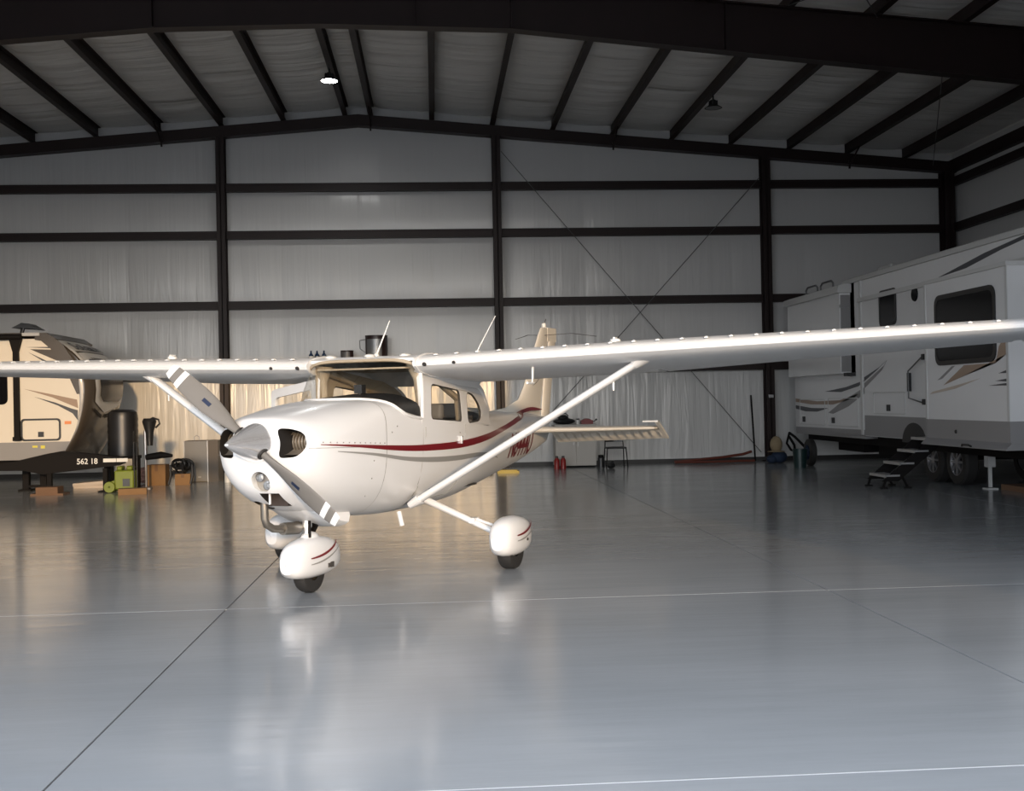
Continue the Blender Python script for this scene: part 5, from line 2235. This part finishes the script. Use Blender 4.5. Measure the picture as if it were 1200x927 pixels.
t = thing('spray_bottle', 'white bottle with a dark cap on the floor right of the cabinet', 'bottle', (-4.36, 24.3, 0))
b = MB()
b.lathe([(0, 0), (0.07, 0), (0.07, 0.2), (0.03, 0.27), (0, 0.27)], (0, 0, 0), 'z', 14)
b.build('bottle_body', 'white_plastic', t)
b = MB()
b.lathe([(0.03, 0.26), (0.035, 0.36), (0, 0.36)], (0, 0, 0), 'z', 10)
b.ball((0.0, 0, 0.38), (0.09, 0.06, 0.07), 10)
b.build('cap', 'black_plastic', t)

# ------------------------------------------------------------ wall shelf behind the airplane with tins and bottles
t = thing('wall_shelf', 'long steel shelf high on the back wall behind the airplane', 'shelf', (-2.0, 27.1, 2.60))
b = MB()
b.box((-1.2, -0.28, 0.0), (1.25, 0.22, 0.035))
b.build('board', 'steel_flange', t, smooth=False)
for x in (-1.0, 0.05, 1.05):
    b = MB()
    b.prism([(x - 0.02, -0.28), (x + 0.02, -0.28), (x + 0.02, 0.0), (x - 0.02, 0.0)], 0.17, 0.21, 'xz')
    b.tube([(x, -0.22, 0.0), (x, 0.19, -0.27)], 0.012, 6)
    b.build('bracket', 'steel_primer', t, smooth=False)
ZT = 2.636
labs = ['dark bottle with pale label, leftmost of three on the wall shelf', 'dark bottle in the middle of the three on the wall shelf',
        'dark bottle with pale label, rightmost of three on the wall shelf']
for k, x in enumerate((-2.86, -2.72, -2.56)):
    t = thing('bottle', labs[k], 'bottle', (x, 26.95, ZT), 0, 'bottles on the wall shelf')
    b = MB()
    b.lathe([(0, 0), (0.055, 0), (0.055, 0.12), (0.022, 0.17), (0.018, 0.23), (0, 0.23)], (0, 0, 0), 'z', 14)
    b.build('glass', 'bottle_blue', t)
    b = MB()
    b.lathe([(0.0565, 0.01), (0.0565, 0.10)], (0, 0, 0), 'z', 14)
    b.build('paper_label', 'white_plastic' if k != 1 else 'tin_label', t)


def tin(x, r, h, label, bail=False, lm='cabinet_grey'):
    t = thing('paint_tin', label, 'tin', (x, 26.95, ZT))
    b = MB()
    b.lathe([(0, 0), (r, 0), (r, h - 0.02), (r * 1.03, h - 0.015), (r * 1.03, h), (r * 0.9, h), (r * 0.88, h - 0.015), (0, h - 0.015)], (0, 0, 0), 'z', 24)
    b.build('can', 'steel_flange', t)
    b = MB()
    b.lathe([(r * 1.004, h * 0.12), (r * 1.004, h * 0.84)], (0, 0, 0), 'z', 12, radians(215), radians(300))
    b.build('paper_label', lm, t)
    if bail:
        b = MB()
        b.tube([(-r, 0, h * 0.85), (-r * 1.5, -0.05, h * 0.80), (-r * 1.45, -0.12, h * 0.45), (-r * 1.0, -0.12, h * 0.30)], 0.012, 6)
        b.build('wire_handle', 'tin_label', t)


tin(-2.02, 0.15, 0.22, 'short dark paint tin on the wall shelf')
tin(-1.33, 0.26, 0.56, 'tall dark steel drum on the wall shelf behind the whip aerial', True, 'tin_label')

# ------------------------------------------------------------ things along the back wall, right of the tail
t = thing('base_cabinet', 'low two-door beige cabinet against the back wall behind the tail', 'cabinet', (3.35, 26.9, 0))
b = MB()
b.box((-0.52, -0.25, 0.04), (0.44, 0.35, 0.98))
b.build('body', 'locker_beige', t, smooth=False)
for x0, x1 in ((-0.50, -0.045), (-0.035, 0.42)):
    b = MB()
    b.box((x0, -0.27, 0.07), (x1, -0.25, 0.95))
    d_ = b.build('door', 'locker_beige', t, smooth=False)
    b = MB()
    xx = x1 - 0.06 if x0 < -0.2 else x0 + 0.04
    b.box((xx, -0.285, 0.50), (xx + 0.015, -0.27, 0.62))
    b.build('handle', 'tin_label', d_, smooth=False)
b = MB()
b.box((-0.54, -0.28, 0.98), (0.46, 0.36, 1.01))
b.build('worktop', 'locker_beige', t, smooth=False)
t = thing('duffel_bag', 'black soft bag on top of the beige cabinet', 'bag', (3.06, 26.85, 1.011))
b = MB()
b.grid(lambda u, v: (0.27 * sin(pi * v) * cos(2 * pi * u), 0.17 * sin(pi * v) * sin(2 * pi * u), 0.075 + 0.075 * cos(pi * v)), 18, 8, True)
b.grid(lambda u, v: (0.13 * sin(pi * v) * cos(2 * pi * u) - 0.02, 0.11 * sin(pi * v) * sin(2 * pi * u), 0.16 + 0.07 * cos(pi * v)), 14, 6, True)
b.build('bag_body', 'black_plastic', t)
b = MB()
b.tube([(-0.12, -0.05, 0.2), (-0.05, -0.07, 0.26), (0.04, -0.07, 0.26), (0.10, -0.05, 0.2)], 0.012, 6)
b.build('carry_handle', 'black_plastic', t)
t = thing('jar', 'small pale jar with a dark lid between bag and red tool case', 'jar', (3.39, 26.85, 1.011))
b = MB()
b.lathe([(0, 0), (0.035, 0), (0.035, 0.10), (0, 0.10)], (0, 0, 0), 'z', 12)
b.build('jar_body', 'white_plastic', t)
b = MB()
b.lathe([(0.037, 0.10), (0.037, 0.135), (0, 0.135)], (0, 0, 0), 'z', 12)
b.build('lid', 'black_plastic', t)
t = thing('tool_case', 'dark red tool case on the right of the beige cabinet top', 'case', (3.60, 26.85, 1.011))
b = MB()
b.box((-0.14, -0.10, 0.0), (0.14, 0.10, 0.09))
b.prism([(-0.12, 0.09), (0.12, 0.09), (0.05, 0.13), (-0.05, 0.13)], -0.08, 0.08)
b.build('case_body', 'dark_red', t, smooth=False)
b = MB()
b.tube([(0.14, -0.05, 0.05), (0.22, -0.05, 0.09)], 0.012, 6)
b.ball((0.22, -0.05, 0.10), 0.028, 8)
b.build('knob', 'black_plastic', t)
for k, (x, lb) in enumerate(((2.80, 'red fuel bottle on the floor, left of the pair by the cabinet'), (2.95, 'red fuel bottle on the floor, nearer the beige cabinet'))):
    t = thing('fuel_bottle', lb, 'bottle', (x, 26.2, 0), 0, 'red fuel bottles')
    b = MB()
    b.lathe([(0, 0), (0.065, 0), (0.065, 0.20), (0.03, 0.26), (0, 0.26)], (0, 0, 0), 'z', 14)
    b.build('bottle_body', 'red_plastic', t)
    b = MB()
    b.lathe([(0.032, 0.25), (0.032, 0.30), (0, 0.30)], (0, 0, 0), 'z', 10)
    b.build('cap', 'black_plastic', t)
t = thing('thermos', 'small black canister on the floor beside the beige cabinet', 'canister', (3.86, 26.4, 0))
b = MB()
b.lathe([(0, 0), (0.08, 0), (0.08, 0.22), (0.06, 0.24), (0, 0.24)], (0, 0, 0), 'z', 16)
b.build('canister_body', 'black_plastic', t)
b = MB()
b.lathe([(0.065, 0.24), (0.065, 0.29), (0, 0.30)], (0, 0, 0), 'z', 16)
b.build('lid', 'black_metal', t)
b = MB()
b.ball((4.02, 25.9, 0.07), (0.10, 0.10, 0.07), 12)
b.ball((4.05, 25.95, 0.10), (0.06, 0.07, 0.08), 10)
tag(b.build('cloth_heap', 'black_plastic'), 'dark crumpled heap on the floor left of the chair', 'cloth')
# chair
t = thing('stacking_chair', 'black stacking chair with thin steel legs against the back wall', 'chair', (4.22, 26.5, 0))
for s in (-1, 1):
    b = MB()
    b.tube([(s * 0.25, -0.22, 0.0), (s * 0.22, -0.20, 0.44), (s * 0.22, 0.20, 0.44), (s * 0.24, 0.27, 0.0)], 0.012, 8)
    b.build('side_frame', 'black_metal', t)
    b = MB()
    b.tube([(s * 0.22, 0.18, 0.44), (s * 0.20, 0.25, 0.80)], 0.012, 8)
    b.build('back_post', 'black_metal', t)
b = MB()
b.box((-0.23, -0.23, 0.43), (0.23, 0.21, 0.47))
o = b.build('seat', 'black_plastic', t)
bv = o.modifiers.new('soft', 'BEVEL')
bv.width = 0.015
bv.segments = 2
b = MB()
b.grid(lambda u, v: (-0.21 + 0.42 * u, 0.235 + 0.03 * cos(2 * pi * (u - 0.5)) - 0.02, 0.58 + 0.24 * v), 8, 3)
b.grid(lambda u, v: (-0.21 + 0.42 * u, 0.255 + 0.03 * cos(2 * pi * (u - 0.5)) - 0.02, 0.58 + 0.24 * v), 8, 3)
b.build('backrest', 'black_plastic', t, weld=False)
# yellow tray, hose, pole, straw hat
b = MB()
b.box((-0.24, -0.16, 0), (0.24, 0.16, 0.05))
b.box((-0.20, -0.12, 0.05), (0.20, 0.12, 0.07))
o = tag(b.build('yellow_tray', 'yellow_plastic', smooth=False), 'flat yellow tray on the floor under the tail', 'tray')
o.location = (1.60, 25.2, 0)
b = MB()
b.ball((1.08, 25.3, 0.06), (0.22, 0.14, 0.06), 12)
tag(b.build('black_mat', 'black_plastic'), 'low black bag on the floor left of the yellow tray', 'bag')
b = MB()
b.tube([(5.72, 27.0, 0.05), (6.3, 26.95, 0.10), (6.9, 27.0, 0.14), (7.4, 27.0, 0.20), (7.62, 27.05, 0.26)], 0.032, 8)
b.tube([(5.72, 26.9, 0.045), (6.6, 26.8, 0.045), (7.3, 26.9, 0.045), (7.65, 26.9, 0.045)], 0.03, 8)
tag(b.build('orange_hose', 'orange_hose'), 'orange-red hose along the foot of the back wall', 'hose')
b = MB()
b.tube([(7.74, 27.15, 0.02), (7.72, 27.35, 1.62)], 0.022, 8)
tag(b.build('pole', 'black_metal'), 'thin dark pole leaning on the wall left of the column', 'pole')
t = thing('straw_hat', 'straw-coloured hat on blue cloth at the foot of the column', 'hat', (8.05, 26.45, 0.0))
b = MB()
b.ball((0, 0, 0.44), (0.15, 0.13, 0.20), 14)
b.lathe([(0.10, 0.30), (0.20, 0.28), (0.21, 0.27)], (0, 0, 0), 'z', 16)
b.build('crown', 'tan_straw', t)
b = MB()
b.ball((0.06, -0.02, 0.15), (0.20, 0.16, 0.15), 12)
b.ball((-0.12, -0.05, 0.10), (0.14, 0.12, 0.10), 12)
b.build('cloth', 'blue_cloth', t)
# hooks on the left part of the wall
b = MB()
b.tube([(-5.18, 27.3, 1.55), (-5.16, 27.28, 1.35), (-5.20, 27.28, 1.28)], 0.03, 6)
tag(b.build('wall_hook', 'black_metal'), 'small dark hook on the wall above the grey cabinet', 'hook')
b = MB()
b.box((8.14, WY1 - 0.335, 1.55), (8.26, WY1 - 0.322, 1.62))
b.box((8.16, WY1 - 0.338, 1.57), (8.24, WY1 - 0.334, 1.60))
tag(b.build('switch_plate', 'tin_label', smooth=False), 'small pale plate on the right-hand wall column', 'switch')
